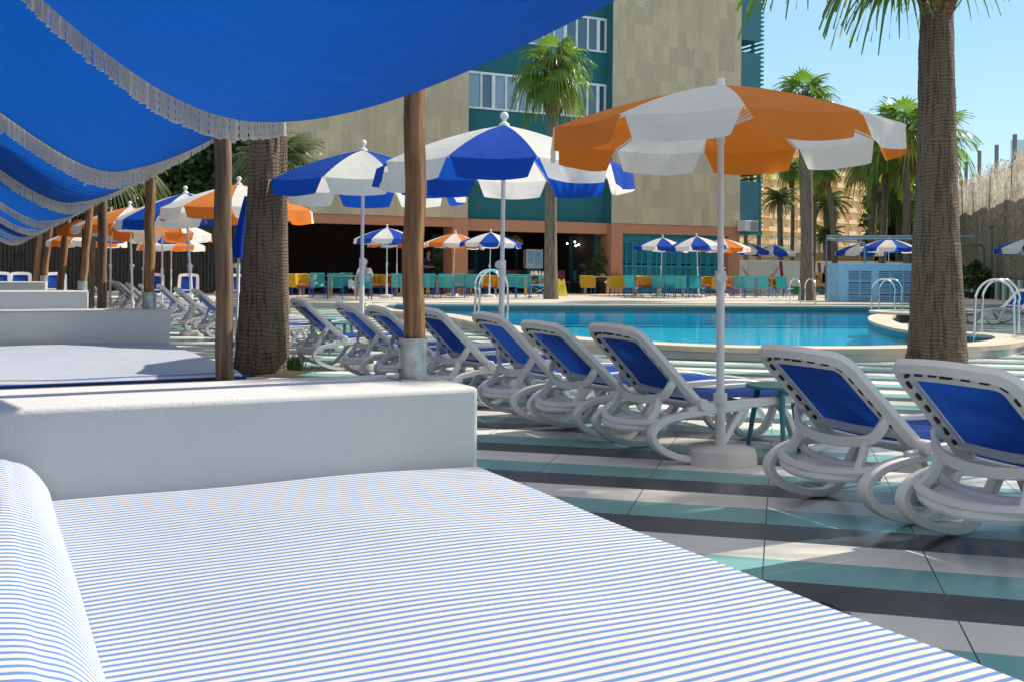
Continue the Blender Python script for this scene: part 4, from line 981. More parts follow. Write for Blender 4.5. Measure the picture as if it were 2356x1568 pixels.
# fronds hang left, right and towards the camera from just above the frame
for az, el, pet, sz in ((186, 8, 1.75, 1.05), (200, 6, 0.85, 1.0), (172, 2, 0.62, 1.02), (196, -18, 0.62, 0.86), (228, 0, 0.5, 0.9), (160, 20, 1.0, 1.0), (180, 45, 0.9, 1.0), (60, 10, 0.9, 1), (95, 25, 0.9, 1), (130, 15, 0.9, 1), (270, 35, 0.9, 1.0), (300, 20, 0.9, 1.0), (330, 40, 0.9, 1), (0, 70, 0.8, 1), (120, 68, 0.8, 1), (240, 68, 0.8, 1), (40, 40, 0.8, 1)):
    fan_leaf(m, cb+Vector((0, 0, rng.uniform(-0.15, 0.15))), rad(az), rad(el), pet, sz, rng, 26, 0.95 if el < 15 else 0.5, 1 if rng.random() < 0.22 else 0)
m.build('crown', FM, rp, False)
# big palm on the left and a thinner trunk behind it
b = at_z(598, 856, 0); Yl = b.y
lp = thing('fan_palm', 'big grey fan palm trunk left of centre behind the weathered post', 'palm tree', b, 0, 'fan palms')
m = MB(); pxw = [(858, 126), (800, 114), (700, 98), (600, 89), (500, 79), (400, 72), (300, 67), (150, 64), (-330, 60)]
P_ = []; rr = []
for y, wd in pxw: p = at_y(598+(858-y)*0.022, y, Yl)-b; P_.append(p); rr.append(wd/2*Yl/F)
vs = []; n = 40; rows = 130; rng = random.Random(9)
for i in range(rows+1):
    q = i/rows*(len(P_)-1); j = min(int(q), len(P_)-2); c = P_[j].lerp(P_[j+1], q-j); r = rr[j]+(rr[j+1]-rr[j])*(q-j)
    ring_ = 0.005*math.sin(i*2.2)+0.007*rng.uniform(-1, 1)
    for k in range(n): a0 = 2*PI*k/n; r_ = r*(1+ring_+0.02*math.sin(3*a0+i*0.11)+0.012*math.sin(9*a0+i*0.4)); vs.append(c+Vector((math.cos(a0)*r_, math.sin(a0)*r_, 0)))
m.add(vs, [(i*n+k, i*n+(k+1) % n, (i+1)*n+(k+1) % n, (i+1)*n+k) for i in range(rows) for k in range(n)]); m.build('trunk', M['bark'], lp)
crown_obj(('fan', 21), lambda: fan_crown(30, 1.0, 21), lp, P_[-1], 1.15, 0.4, FM)
q0 = at_y(640, 845, 13.4); q0.z = 0
fan_palm('slim fan palm trunk tucked right behind the big left palm', q0, at_y(638, -330, 13.4), 0.13, 0.125, 1.1, 31, bark='bark', key=('fan', 21), skirt=None, flare=1.1)
gr = MB(); rng = random.Random(2)
gp = at_z(660, 850, 0)
for i in range(420):
    a0 = rng.uniform(0, 2*PI); r = 0.30+0.22*rng.random()
    if i > 150: c = at_z(678+rng.gauss(0, 9), 848+rng.gauss(0, 2.5), 0); h = rng.uniform(0.08, 0.20)
    else: c = Vector((b.x+math.cos(a0)*r*1.25, b.y+math.sin(a0)*r*1.1, 0)); h = rng.uniform(0.03, 0.08)
    l = Vector((rng.uniform(-0.06, 0.06), rng.uniform(-0.06, 0.06), h)); s = Vector((math.cos(a0), math.sin(a0), 0))*0.006
    gr.add([c-s, c+s, c+l*0.6+s*0.6, c+l, c+l*0.6-s*0.6], [(0, 1, 2, 4), (4, 2, 3)])
kind(gr.build('grass', M['grass'], smooth=False), 'stuff')
so_m = MB(); so_m.lathe([(0.52, 0.001), (0.50, 0.012), (0.3, 0.03)], 26, (b.x+0.02, b.y, 0)); kind(so_m.build('soil', M['soil']), 'structure')
# low fan palm in front of the stone wall on the left
pb = at_y(652, 690, 27.0); pb.z = 0
fan_palm('low fan palm with silvery fronds before the stone wall, behind the left palm trunk', pb, at_y(640, 362, 27.0), 0.17, 0.17, 0.80, 41, n=36, skirt=(1.3, 0.6), lo=-22, hi=70, nb=32, droop=0.45, group='fan palms', mats=[M['frond_s'], M['frond_d']])
pb = at_y(212, 690, 27.0); pb.z = 0
fan_palm('thin grey palm trunk beside the post on the third white wall', Vector((at_y(196, 700, 23.5).x, 23.5, 0)), at_y(214, 330, 23.5), 0.17, 0.14, 1.0, 43, key=('fan', 41), skirt=None)
def ptop(px, py, Y): return at_y(px, py, Y)
Yc = 36.6
def on_ter(px, Y): p = at_y(px, 620, Y); p.z = TZ; return p
fan_palm('slim fan palm before the teal wall at the pool far edge', on_ter(1268, Yc), ptop(1275, 142, Yc), 0.24, 0.19, 1.0, 51, mids=(ptop(1267, 560, Yc), ptop(1270, 350, Yc)), n=27, skirt=(1.65, 1.9), nb=22, droop=0.9, lo=-45, flare=1.15)
Yk = 37.8
fan_palm('tall thick grey fan palm at the far pool edge', on_ter(1857, Yk), ptop(1848, 222, Yk), 0.25, 0.22, 0.95, 61, mids=(ptop(1856, 500, Yk),), n=25, skirt=(1.2, 0.8), nb=22, droop=0.75, lo=-30, flare=1.25)
far_p = [('slender leaning palm right of the thick grey trunk near the hammock', 1924, 1897, 372, 50, 0.15, 0.62, 63, None), ('short palm trunk with a rough brown top behind the thick grey trunk', 1868, 1873, 408, 52, 0.13, 0.55, 63, None),
         ('thin dark palm trunk against the cream hotel, left group', 1820, 1822, 380, 58, 0.12, 0.62, 51, None), ('leaning fan palm above the slatted counter, left of three', 1998, 2016, 352, 55, 0.198, 1.29, 61, None),
         ('straight fan palm above the slatted counter, middle of three', 2027, 2038, 322, 53, 0.182, 1.22, 63, None), ('tallest fan palm with bright crown beside the right palm trunk', 2088, 2078, 292, 50, 0.198, 1.48, 61, None),
         ('brown skirted palm trunk just left of the tallest far palm', 2068, 2062, 420, 58, 0.20, 1.29, 51, None), ('far fan palm whose fronds show right of the big right trunk', 2150, 2152, 300, 52, 0.165, 1.44, 63, None),
         ('palm trunk in front of the white wall near the hammock, right one', 1745, 1742, 300, 55, 0.132, 0.91, 63, None), ('palm trunk in front of the white wall near the hammock, left one', 1714, 1712, 300, 56, 0.121, 0.91, 51, None)]
for i, (lab, xb, xt, yt, Y, r, sz, sd, _) in enumerate(far_p):
    hide = i >= 8
    base = on_ter(xb, Y); topp = ptop(xt, yt if not hide else 325, Y)
    fan_palm(lab, base, topp, r, r*0.8, sz, sd, mids=(ptop((xb+xt)/2+3, (600+yt)/2 if not hide else 450, Y),), key=('fan', sd), skirt=(1.6, 1.3), rz=i*1.7, group='far fan palms', n=24, nb=22)
def date_palm(label, px, yb, yt, Y, r, L, seed):
    base = on_ter(px, Y); t = thing('date_palm', label, 'palm tree', base, 0, 'date palms'); m = MB(); tp = ptop(px-3, yt, Y)-base
    trunk(m, [Vector((0, 0, 0)), tp*0.5, tp], [r*1.2, r, r, r*1.05], 14, seed, 0.05); m.build('trunk', M['bark_g'], t)
    o = crown_obj(('feather', 71), lambda: feather_crown(28, 1.0, 71), t, tp, L, seed, [M['frond_d']]); return t
date_palm('small date palm with feathery crown before the cream hotel', 1797, 590, 462, 57, 0.15, 1.25, 1)
date_palm('bushy date palm behind the leaning slender palm trunks', 1908, 590, 470, 58, 0.25, 1.5, 2)
date_palm('low feathery palm beside the terrace railing', 1905, 600, 545, 55, 0.2, 1.2, 5)
# shading palms that stand just outside the picture on the right
def off_palm(lab, tgt, h, sz, sd):
    hz = (h-tgt.z)/math.tan(SUN_EL); q = Vector((tgt.x+hz*math.sin(SUN_AZ), tgt.y+hz*math.cos(SUN_AZ), 0))
    fan_palm(lab, q, q+Vector((0.1, 0, h)), 0.2, 0.17, sz, sd, key=('fan', sd), skirt=(1.4, 0.9), rz=sd)
off_palm('fan palm outside the frame shading the near parasol', Vector((1.5, 6.7, 2.1)), 8.6, 1.1, 61)
off_palm('fan palm outside the frame shading the paving by the near bed', Vector((2.7, 3.9, 0.0)), 8.0, 1.15, 63)

def leaf_cloud(mb, sampler, n, size, seed):
    rng = random.Random(seed)
    for i in range(n):
        p, nr = sampler(rng); d = Vector((rng.gauss(0, 1), rng.gauss(0, 1), rng.gauss(0, 0.8))).normalized()
        d = (d+nr*0.5).normalized(); s = d.cross(Vector((rng.gauss(0, 1), rng.gauss(0, 1), rng.gauss(0, 1)))).normalized()
        L = size*rng.uniform(0.6, 1.3); p = Vector(p)
        mb.add([p, p+d*L*0.5+s*L*0.28, p+d*L, p+d*L*0.5-s*L*0.28], [(0, 1, 2, 3)])
hg = thing('hedge', 'tall dark green conifer hedge behind the parasols on the left', 'hedge', (0, 0, 0))
hy = 41.5
def hs(rng):
    x = rng.uniform(-28, -9.6); z = rng.uniform(1.2, 8.2); lump = 0.6*math.sin(x*1.7)+0.4*math.sin(x*4.1+z)
    return (x, hy-0.5+0.45*lump*0.6+rng.uniform(-0.5, 0.6), z+0.5*math.sin(x*2.3)), Vector((0, -1, 0.2))
m = MB(); leaf_cloud(m, hs, 17000, 0.34, 4); m.build('foliage', M['hedge'], hg, False)
m = MB(); m.box(-28, -9.6, hy+0.2, hy+1.5, 0, 8.0); m.build('inner_branches', M['hedge'], hg, False)
m = MB()
for i in range(150): x = -30+i*0.14; m.tube([(x, 40.2+0.02*math.sin(i*2), 0), (x+0.02*math.sin(i), 40.2, 2.9+0.12*math.sin(i*3.3))], 0.072, 5)
tag(m.build('bamboo_screen', M['bamboo']), 'dark bamboo screen fence behind the far loungers on the left', 'fence')
def cypress(label, px, Y, h, r, seed):
    base = on_ter(px, Y); t = thing('cypress', label, 'cypress tree', base, 0, 'cypress trees'); m = MB(); m.tube([(0, 0, 0), (0, 0, h*0.9)], [0.15, 0.05], 8); m.build('trunk', M['bark_g'], t)
    def s(rng):
        f = rng.random(); z = h*(0.06+0.94*f); rr_ = r*(math.sin(PI*min(1, 0.12+0.88*f))**0.6)*(0.85+0.25*math.sin(z*5+seed)); a0 = rng.uniform(0, 2*PI); q = rr_*math.sqrt(rng.uniform(0.3, 1))
        return (q*math.cos(a0), q*math.sin(a0), z), Vector((math.cos(a0), math.sin(a0), 0.8))
    c = MB(); leaf_cloud(c, s, 2600, 0.34, seed); c.build('crown', M['cypress'], t, False)
cypress('dark cypress between the far palm trunks above the slatted counter', 2026, 60, 7.6, 1.15, 1)
cypress('dark cypress column right next to the big right palm trunk', 2098, 60, 9.0, 1.1, 2)
cypress('narrow dark cypress behind the brown skirted trunk', 2056, 66, 8.0, 0.6, 3)

# ------------------------------------------------------------------ hotel wing with stone cladding
F0 = at_y(1060, 620, 42.0); F0.z = 0
u0, v0_ = toR(F0)
def fac(px, py, dep=0.0):
    x, uz = ray(px, py); Y = (v0_+dep)/(math.cos(A)-math.sin(A)*x)
    return math.cos(A)*x*Y+math.sin(A)*Y-u0, CAMZ+uz*Y
H = thing('hotel_wing', 'stone clad hotel wing with teal window bay and terracotta ground floor', 'building', F0, A)
REC = 0.56
sL1 = fac(1078, 300)[0]; sR0 = fac(1409, 300)[0]; sL0 = fac(655, 420)[0]; sR1 = fac(1704, 300)[0]
zS = (fac(1073, 497.5)[1]+fac(1407, 515)[1]+fac(1705, 526.5)[1])/3
zBm = (fac(700, 512)[1]+fac(1029, 522.5)[1])/2
zTop = 21.0
m = MB(); m.box(sL0, sL1, 0, 8, zS, zTop); m.box(sR0, sR1, 0, 8, zS, zTop); m.build('stone_wall', M['stone'], H, False)
m = MB(); zT = fac(1073.5, 504, REC)[1]
zl0 = (fac(1080, 247, REC)[1]+fac(1348, 274, REC)[1])/2; zl1 = (fac(1116, 165.5, REC)[1]+fac(1189, 176.5, REC)[1])/2
zu0 = fac(1353, 118, REC)[1]; zu1 = fac(1373, 42, REC)[1]
for za, zb in ((zT, zl0), (zl1, zu0), (zu1, zTop)): m.box(sL1, sR0, REC, 8, za, zb)
m.box(sL1, sR0, REC+0.7, 8, zl0, zl1); m.box(sL1, sR0, REC+0.7, 8, zu0, zu1)
m.box(sR0-0.003, sR0+0.02, 0.02, REC+0.7, zS, zTop)
m.build('teal_wall', M['teal_wall'], H, False)
mul = [1081, 1106, 1134, 1163, 1190, 1218, 1247, 1272, 1298, 1324.5, 1350, 1374, 1394]
ss = [fac(x, 250, REC)[0] for x in mul]; ss[0] = sL1+0.01; ss[-1] = sR0-0.06
for wi, (za, zb) in enumerate(((zl0, zl1), (zu0, zu1))):
    wf = MB()
    for i, s in enumerate(ss): wd = 0.075 if i in (2, 5, 8, 11) else 0.04; wf.box(s-wd, s+wd, REC-0.06, REC+0.05, za, zb)
    wf.box(ss[0], ss[-1], REC-0.07, REC+0.06, za-0.004, za+0.07); wf.box(ss[0], ss[-1], REC-0.07, REC+0.06, zb-0.09, zb+0.004)
    fo_ = wf.build('window_frame', M['alu'], H, False)
    for i in range(len(ss)-1):
        g_ = MB(); g_.box(ss[i]+0.03, ss[i+1]-0.03, REC+0.01, REC+0.03, za+0.05, zb-0.05)
        g_.build('pane', M['glass'] if i > 8 or (i*7+wi) % 5 == 2 else M['glass_b'], fo_, False)
# ground floor: terracotta beam, pillars, deep dark room
zG = 0.17
zM = (fac(1077.5, 528.5, 0.3)[1]+fac(1389, 540.5, 0.3)[1])/2
m = MB()
m.box(sL0, sL1, 0.05, 0.6, zBm, zS-0.003)
m.box(sL1, sR0, 0.30, 0.9, zM, zT-0.003)
p1a, p1b = fac(1041, 600)[0], fac(1077, 600)[0]
m.box(p1a-0.0, p1b, 0.02, 0.95, zG, zS-0.004)
m.box(sL0-0.7, sL0, 0.02, 7.8, zG, zS-0.004)
p2a, p2b = fac(1407, 600)[0], fac(1433.5, 600)[0]
m.box(p2a, p2b, 0.02, 1.1, zG, zS-0.004)
q1, q2 = fac(1672, 600)[0], fac(1702.5, 600)[0]
zSh = (fac(1434.6, 535.5)[1]+fac(1672, 545.5)[1])/2
m.box(p2b, q2, 0.03, 0.9, zSh, zS-0.004); m.box(q1+0.12, q2, 0.02, 6, zG, zSh-0.002)
m.build('terracotta_wall', M['terra'], H, False, 0.01)
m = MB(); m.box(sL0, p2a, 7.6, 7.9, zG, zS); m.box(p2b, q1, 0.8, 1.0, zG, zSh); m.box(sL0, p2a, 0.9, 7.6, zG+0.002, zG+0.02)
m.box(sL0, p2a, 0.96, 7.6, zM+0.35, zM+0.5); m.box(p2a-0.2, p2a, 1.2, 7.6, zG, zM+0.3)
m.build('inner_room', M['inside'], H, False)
zD = zM-0.05; xg = fac(1345, 600, 1.0)[0]
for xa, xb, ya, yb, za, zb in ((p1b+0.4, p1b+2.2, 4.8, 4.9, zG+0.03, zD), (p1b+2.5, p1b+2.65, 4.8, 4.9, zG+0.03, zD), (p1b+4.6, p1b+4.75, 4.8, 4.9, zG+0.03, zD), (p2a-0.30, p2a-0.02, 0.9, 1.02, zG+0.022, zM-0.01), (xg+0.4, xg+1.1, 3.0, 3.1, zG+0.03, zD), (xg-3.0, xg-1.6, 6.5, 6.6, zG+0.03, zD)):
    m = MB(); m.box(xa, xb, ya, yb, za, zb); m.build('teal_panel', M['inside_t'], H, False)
# louvred shutters
nsh = 7; dx = (q1-p2b)/nsh
m = MB(); m.box(p2b, q1, 0.30, 0.42, zSh-0.30, zSh); m.build('shutter_track', M['shutter'], H, False)
for i in range(nsh):
    m = MB(); xa = p2b+i*dx+0.015; xb = xa+dx-0.03; zt = zSh-0.31; yy = 0.36
    m.box(xa, xa+0.10, yy, yy+0.06, zG+0.05, zt); m.box(xb-0.10, xb, yy, yy+0.06, zG+0.05, zt); xc = (xa+xb)/2; m.box(xc-0.035, xc+0.035, yy+0.002, yy+0.058, zG+0.05, zt)
    zmid = zG+(zt-zG)*0.52
    for za in (zG+0.05, zmid-0.05, zt-0.10): m.box(xa+0.1, xb-0.1, yy+0.004, yy+0.056, za, za+0.10)
    z = zG+0.17
    while z < zt-0.12:
        if abs(z-zmid) > 0.08: m.add([(xa+0.1, yy+0.01, z), (xb-0.1, yy+0.01, z), (xb-0.1, yy+0.05, z+0.055), (xa+0.1, yy+0.05, z+0.055)], [(0, 1, 2, 3)])
        z += 0.062
    m.build('shutter', M['shutter'], H, False)
# right wing with balconies and green louvres
w0, w1 = sR1, fac(1752, 300)[0]; DW = 0.10
m = MB()
zz = [fac(1730, y, DW)[1] for y in (535, 419, 391, 122, 94)]
m.box(w0, w1, DW, DW+0.15, zz[0], zz[1]); m.box(w0, w1, DW, DW+0.15, zz[2], zz[3]); m.box(w0, w1, DW, DW+0.15, zz[4], zTop); m.box(w0, w1-0.3, DW+1.7, 6, zz[0], zTop)
for za in (zz[0], zz[2]+0.02, zz[4]+0.02): m.box(w0, w1, DW+0.15, 1.8, za, za+0.15)
m.build('balcony_wall', M['wing'], H, False)
m = MB()
z = zz[0]
while z < zTop-0.2: m.box(w1+0.01, w1+0.16, DW-0.05, 2.0, z, z+0.085); z += 0.21
m.box(w1+0.003, w1+0.15, DW+0.62, DW+0.70, zz[0], zTop); m.box(w1+0.003, w1+0.15, 1.9, 1.98, zz[0], zTop); m.box(w0, w1+0.17, DW-0.04, 1.95, zz[0]-0.10, zz[0]-0.004)
m.build('louvre_screen', M['green'], H, False)
ac = MB(); a0, a1 = fac(1706, 520, -0.35)[0], fac(1737, 520, -0.35)[0]; za, zb = fac(1720, 533, -0.2)[1], fac(1720, 508.5, -0.2)[1]
a1 = min(a1, w1-0.1); ac.box(a0, a1, DW-0.62, DW-0.03, za, zb)
aco = thing('air_conditioner', 'white air conditioner box on the blue grey balcony wall', 'air conditioner', F0+RW((a0+a1)/2, -0.3, (za+zb)/2), A)
m = MB(); m.box(-(a1-a0)/2, (a1-a0)/2, -0.29, 0.26, -(zb-za)/2, (zb-za)/2); m.build('housing', M['acm'], aco, True, 0.02)
m = MB(); m.box(-(a1-a0)*0.08, (a1-a0)*0.44, -0.30, -0.293, -(zb-za)*0.42, (zb-za)*0.42); m.build('grille', M['grille'], aco, False)
def in_h(s, dep, z): return F0+RW(s, dep, z)
# ------------------------------------------------------------------ inside the restaurant
lamp_n = 0
def pendant(px, py, dep, r, lab):
    s, z = fac(px, py, dep); t = thing('flower_lamp', lab, 'lamp', in_h(s, dep, z), A, 'straw flower lamps'); m = MB()
    for k in range(7):
        a0 = 2*PI*k/7
        def fn(u_, v_): th = a0+(u_-0.5)*0.95; rr_ = r*(0.15+0.85*math.sin(v_*PI*0.62)); return Vector((rr_*math.cos(th)*(1+0.1*math.sin(PI*u_)), rr_*math.sin(th), -r*1.35*v_+r*0.16*math.sin(PI*u_)*v_))
        m.grid(4, 6, fn)
    m.build('petal_shade', M['lampcloth'], t); c = MB(); c.tube([(0, 0, 0), (0, 0, max(0.1, zM+0.34-z))], 0.012, 5); c.build('cord', M['black'], t)
pendant(1166, 540, 3.0, 0.42, 'straw flower pendant lamp under the ceiling, left of the slim palm')
pendant(1185, 541, 2.2, 0.36, 'second straw flower pendant lamp, nearer and lower')
pendant(1022, 545, 2.6, 0.40, 'straw flower pendant lamp behind the terracotta pillar')
c0 = fac(1346, 563, 2.4)
sp = thing('bulb_bar', 'ceiling bar with white bulbs glowing right of the slim palm', 'lamp', in_h(c0[0], 2.4, 0), A)
bar = MB(); bar.tube([(fac(1322, 563, 2.4)[0]-c0[0], 0, c0[1]), (fac(1362, 563, 2.4)[0]-c0[0], 0, c0[1])], 0.014, 6); bar.tube([(0, 0, c0[1]), (0, 0, zM+0.34)], 0.01, 5); bar.build('bar', M['pole'], sp)
for px, py in ((1305, 561), (1322.5, 557), (1324.5, 566), (1331, 563.5), (1355, 563.5)):
    s, z = fac(px, py, 2.4); bb = MB(); bb.ball((s-c0[0], 0, z), 0.042, 6); bb.build('bulb', M['bulbw'], sp)
for px, py, lab in ((1028, 568, 'small warm wall lamp pair left of the pillar, left lamp'), (1043, 568, 'small warm wall lamp pair left of the pillar, right lamp'), (980, 0, None)):
    if lab is None: continue
    px -= 0 ; s, z = fac(px-28, py, 1.6); t = thing('wall_lamp', lab, 'lamp', in_h(s, 1.6, z), A, 'warm wall lamps'); m = MB(); m.lathe([(0.02, 0.02), (0.05, 0.1)], 8); m.tube([(0, 0, -0.3), (0, 0, 0.02)], 0.012, 5); m.build('holder', M['post'], t); m = MB(); m.ball((0, 0, 0.1), 0.05, 6); m.build('bulb', M['bulb'], t)
def bench(px0, px1, y0, y1, dep, mat, lab):
    s0, z0 = fac(px0, y1, dep); s1, z1 = fac(px1, y0, dep); t = thing('bench_seat', lab, 'seat', in_h((s0+s1)/2, dep, zG+0.02), A, 'upholstered restaurant seats'); h = (s1-s0)/2
    m = MB(); m.box(-h, h, 0.45, 0.55, 0.5, 0.98); m.build('backrest', mat, t, True, 0.03); m = MB(); m.box(-h, h, 0, 0.5, 0.40, 0.5); m.build('seat', mat, t, True, 0.03)
    [MB().tube([(sx*(h-0.06), sy, 0), (sx*(h-0.06), sy, 0.4)], 0.02, 6).build('leg', M['post'], t) for sx in (-1, 1) for sy in (0.08, 0.45)]
bench(1166, 1214, 592, 622, 2.6, M['pink'], 'pink upholstered bench in the open restaurant')
bench(1216, 1258, 590, 622, 2.4, M['tealseat'], 'teal upholstered bench left of the slim palm')
bench(1289, 1313, 594, 622, 2.2, M['pink'], 'pink high backed seat right of the slim palm')
bench(1332, 1356, 594, 622, 2.2, M['tealseat'], 'teal high backed seat below the white bulbs')
bench(1076, 1100, 592, 622, 3.2, M['pink'], 'dim pink seat right of the terracotta pillar')
s, z = fac(1230, 618, 2.0); t = thing('display_cabinet', 'small white menu cabinet standing in the restaurant', 'cabinet', in_h(s, 2.0, z), A); m = MB(); m.box(-0.42, 0.42, 0, 0.3, 0, 0.84); m.build('case', M['acm'], t, True, 0.015)
m = MB(); m.box(-0.34, -0.06, -0.012, -0.003, 0.22, 0.74); m.box(0.02, 0.34, -0.012, -0.003, 0.12, 0.74); m.build('panel', M['kiosk'], t, False); m = MB(); m.box(-0.35, 0.35, 0.02, 0.28, -z+zG, -0.004); m.build('stand', M['inside_t'], t, False)
def bush(label, p, h, r, n, seed, mat='frond_d', pot=True, size=0.34):
    t = thing('potted_plant', label, 'plant', p, 0, 'potted leafy plants'); zb = 0
    if pot: m = MB(); m.lathe([(0.24*r, 0), (0.34*r, 0.5*min(1, h*0.4)), (0.36*r, 0.52*min(1, h*0.4)), (0.31*r, 0.50*min(1, h*0.4)), (0.02, 0.46*min(1, h*0.4))], 16); m.build('pot', M['pot'], t); zb = 0.5*min(1, h*0.4)
    m = MB(); rng = random.Random(seed)
    for i in range(n):
        a0 = rng.uniform(0, 2*PI); e = rad(rng.uniform(20, 85)); fan_leaf(m, Vector((0, 0, zb+rng.uniform(0, h*0.35))), a0, e, (h-zb)*0.5*rng.uniform(0.4, 1.0), size*r*rng.uniform(0.8, 1.3), rng, 9, 0.7)
    m.build('foliage', M[mat], t, False)
s, z = fac(1383, 640, 0.5); bush('potted palm plant left of the teal shutters at the restaurant corner', in_h(s, 0.5, zG), 2.3, 1.1, 34, 3)
s, z = fac(1368, 640, 1.4); bush('second leafy plant behind the potted palm near the restaurant corner', in_h(s, 1.4, zG), 2.0, 1.0, 26, 4)
s, z = fac(1062, 640, 1.5); bush('dark leafy plant in the restaurant behind the terracotta pillar', in_h(s-1.0, 1.3, zG), 2.0, 1.0, 24, 5)
bush('dark potted bush against the net fence, right one by the steel pole', at_z(2250, 697, 0), 2.0, 1.25, 60, 6, 'hedge'); bush('dark potted bush against the net fence, half behind the palm trunk', at_z(2208, 693, 0), 2.0, 1.2, 50, 8, 'hedge')

# ------------------------------------------------------------------ dining chairs and tables on the terrace
def make_rope_chair(label):
    t = thing('rope_chair', label, 'dining chair', (0, 0, 0), 0, 'teal rope chairs on the terrace')
    fr = MB(); W, = (0.27,)
    for sx in (-1, 1):
        fr.tube([(sx*W, -0.24, 0), (sx*W, -0.20, 0.42), (sx*W*0.96, -0.30, 0.92)], 0.014, 6)
        fr.tube([(sx*W, 0.26, 0), (sx*W, 0.24, 0.42), (sx*W, -0.20, 0.40)], 0.014, 6)
        fr.tube([(sx*W, -0.22, 0.22), (sx*W, 0.25, 0.20)], 0.010, 5); fr.tube([(sx*W, -0.24, 0.62), (sx*W, 0.05, 0.60), (sx*W, 0.24, 0.42)], 0.012, 5)
    fr.tube([(-W, -0.24, 0.02), (W, -0.22, 0.36)], 0.008, 5); fr.tube([(W, -0.24, 0.02), (-W, -0.22, 0.36)], 0.008, 5)
    fr.tube([(-W, 0.24, 0.41), (W, 0.24, 0.41)], 0.014, 6); fr.tube([(-W, -0.20, 0.42), (W, -0.20, 0.42)], 0.014, 6)
    fr.build('frame', M['cobalt'], t)
    b = MB(); b.tube([(-W, -0.30, 0.92), (W, -0.30, 0.92)], 0.022, 6)
    for k in range(21): x = -W+0.02+(2*W-0.04)*k/20; b.tube([(x, -0.30, 0.92), (x, -0.255, 0.66), (x, -0.205, 0.42)], 0.0112, 4)
    b.build('backrest', M['rope'], t)
    s = MB()
    for k in range(21): x = -W+0.02+(2*W-0.04)*k/20; s.tube([(x, -0.20, 0.42), (x, 0.0, 0.405), (x, 0.25, 0.42)], 0.0112, 4)
    s.tube([(-W, 0.25, 0.42), (W, 0.25, 0.42)], 0.018, 6); s.build('seat', M['rope'], t)
    CH[t.name] = [x for x in bpy.data.objects if x.parent == t]; return t
def make_tub_chair(label):
    t = thing('tub_chair', label, 'armchair', (0, 0, 0), 0, 'yellow rope tub chairs on the terrace'); R_ = 0.36
    m = MB()
    for k in range(46):
        a0 = rad(-205+230*k/45); c, s = math.cos(a0), math.sin(a0); hh = 0.80-0.16*max(0, s)-0.02
        m.tube([(R_*c*0.86, R_*s*0.86, 0.30), (R_*c*0.98, R_*s*0.98, 0.5), (R_*c, R_*s, hh)], 0.017, 4)
    m.tube([(R_*math.cos(rad(-205+230*k/30)), R_*math.sin(rad(-205+230*k/30)), 0.80-0.16*max(0, math.sin(rad(-205+230*k/30)))-0.02) for k in range(31)], 0.024, 6)
    m.build('woven_shell', M['yellow'], t)
    c = MB(); c.lathe([(0.02, 0.36), (0.28, 0.37), (0.30, 0.41), (0.28, 0.46), (0.02, 0.47)], 20); c.build('cushion', M['cushion'], t)
    l = MB()
    for k in range(4): a0 = PI/4+k*PI/2; l.tube([(0.27*math.cos(a0), 0.27*math.sin(a0), 0.36), (0.30*math.cos(a0), 0.30*math.sin(a0), 0)], 0.013, 6)
    l.tube([(0.30*math.cos(2*PI*k/16), 0.30*math.sin(2*PI*k/16), 0.31) for k in range(17)], 0.012, 5); l.build('leg_frame', M['cobalt'], t)
    CH[t.name] = [x for x in bpy.data.objects if x.parent == t]; return t
def make_dtable(label):
    t = thing('dining_table', label, 'table', (0, 0, 0), 0, 'wooden dining tables on the terrace'); m = MB(); m.box(-0.55, 0.55, -0.4, 0.4, 0.72, 0.76); m.build('table_top', M['tabletop'], t, True, 0.008)
    for sx in (-1, 1):
        for sy in (-1, 1): l = MB(); l.box(sx*0.48-0.035, sx*0.48+0.035, sy*0.33-0.035, sy*0.33+0.035, 0, 0.718); l.build('leg', M['tabletop'], t, False)
    CH[t.name] = [x for x in bpy.data.objects if x.parent == t]; return t
def ord_lab(kind_, i, n, where): return None
rc = make_rope_chair('teal rope chair with blue legs, leftmost of the dining chairs')
tc_ = make_tub_chair('yellow rope tub chair at the left end of the dining terrace')
dt = make_dtable('wooden dining table at the left end of the dining terrace')
chairs = [(733, 688, 0, 'x'), (771, 690, 5, 'teal rope chair second from the left, backed to the pool'), (803, 683, -8, 'teal rope chair set back behind the second one from the left'), (838, 691, 6, 'teal rope chair with the white shirted guest behind the parasol pole'),
          (918, 688, 0, 'teal rope chair just left of the nearest timber post'), (983, 688, 8, 'teal rope chair just right of the nearest timber post'), (1027, 688, -4, 'teal rope chair in front of the terracotta pillar, left one'), (1052, 683, 12, 'teal rope chair peeping behind the one before the pillar'),
          (1088, 687, -10, 'teal rope chair right of the terracotta pillar above the pool ladder'), (1172, 684, 4, 'teal rope chair directly right of the second parasol pole'), (1202, 688, -3, 'teal rope chair left of the food trolley'), (1257, 685, -15, 'teal rope chair hidden behind the slim palm trunk'),
          (1457, 687, -28, 'teal rope chair turned sideways next to the bright yellow tub chair'), (1519, 687, -18, 'teal rope chair below the left parasol of the shutter pair'), (1548, 684, -25, 'teal rope chair behind, between the shutter parasols'), (1567, 688, -12, 'teal rope chair between the two shutter parasols, in front'),
          (1604, 687, -20, 'teal rope chair at the base of the right shutter parasol'), (1698, 686, 0, 'teal rope chair right of the near orange parasol pole behind a ladder'), (1725, 687, -14, 'teal rope chair between the two small pool ladder rails'), (1759, 686, -20, 'teal rope chair left of the last yellow tub chair'), (1805, 688, -32, 'rightmost teal rope chair near the thick grey palm trunk')]
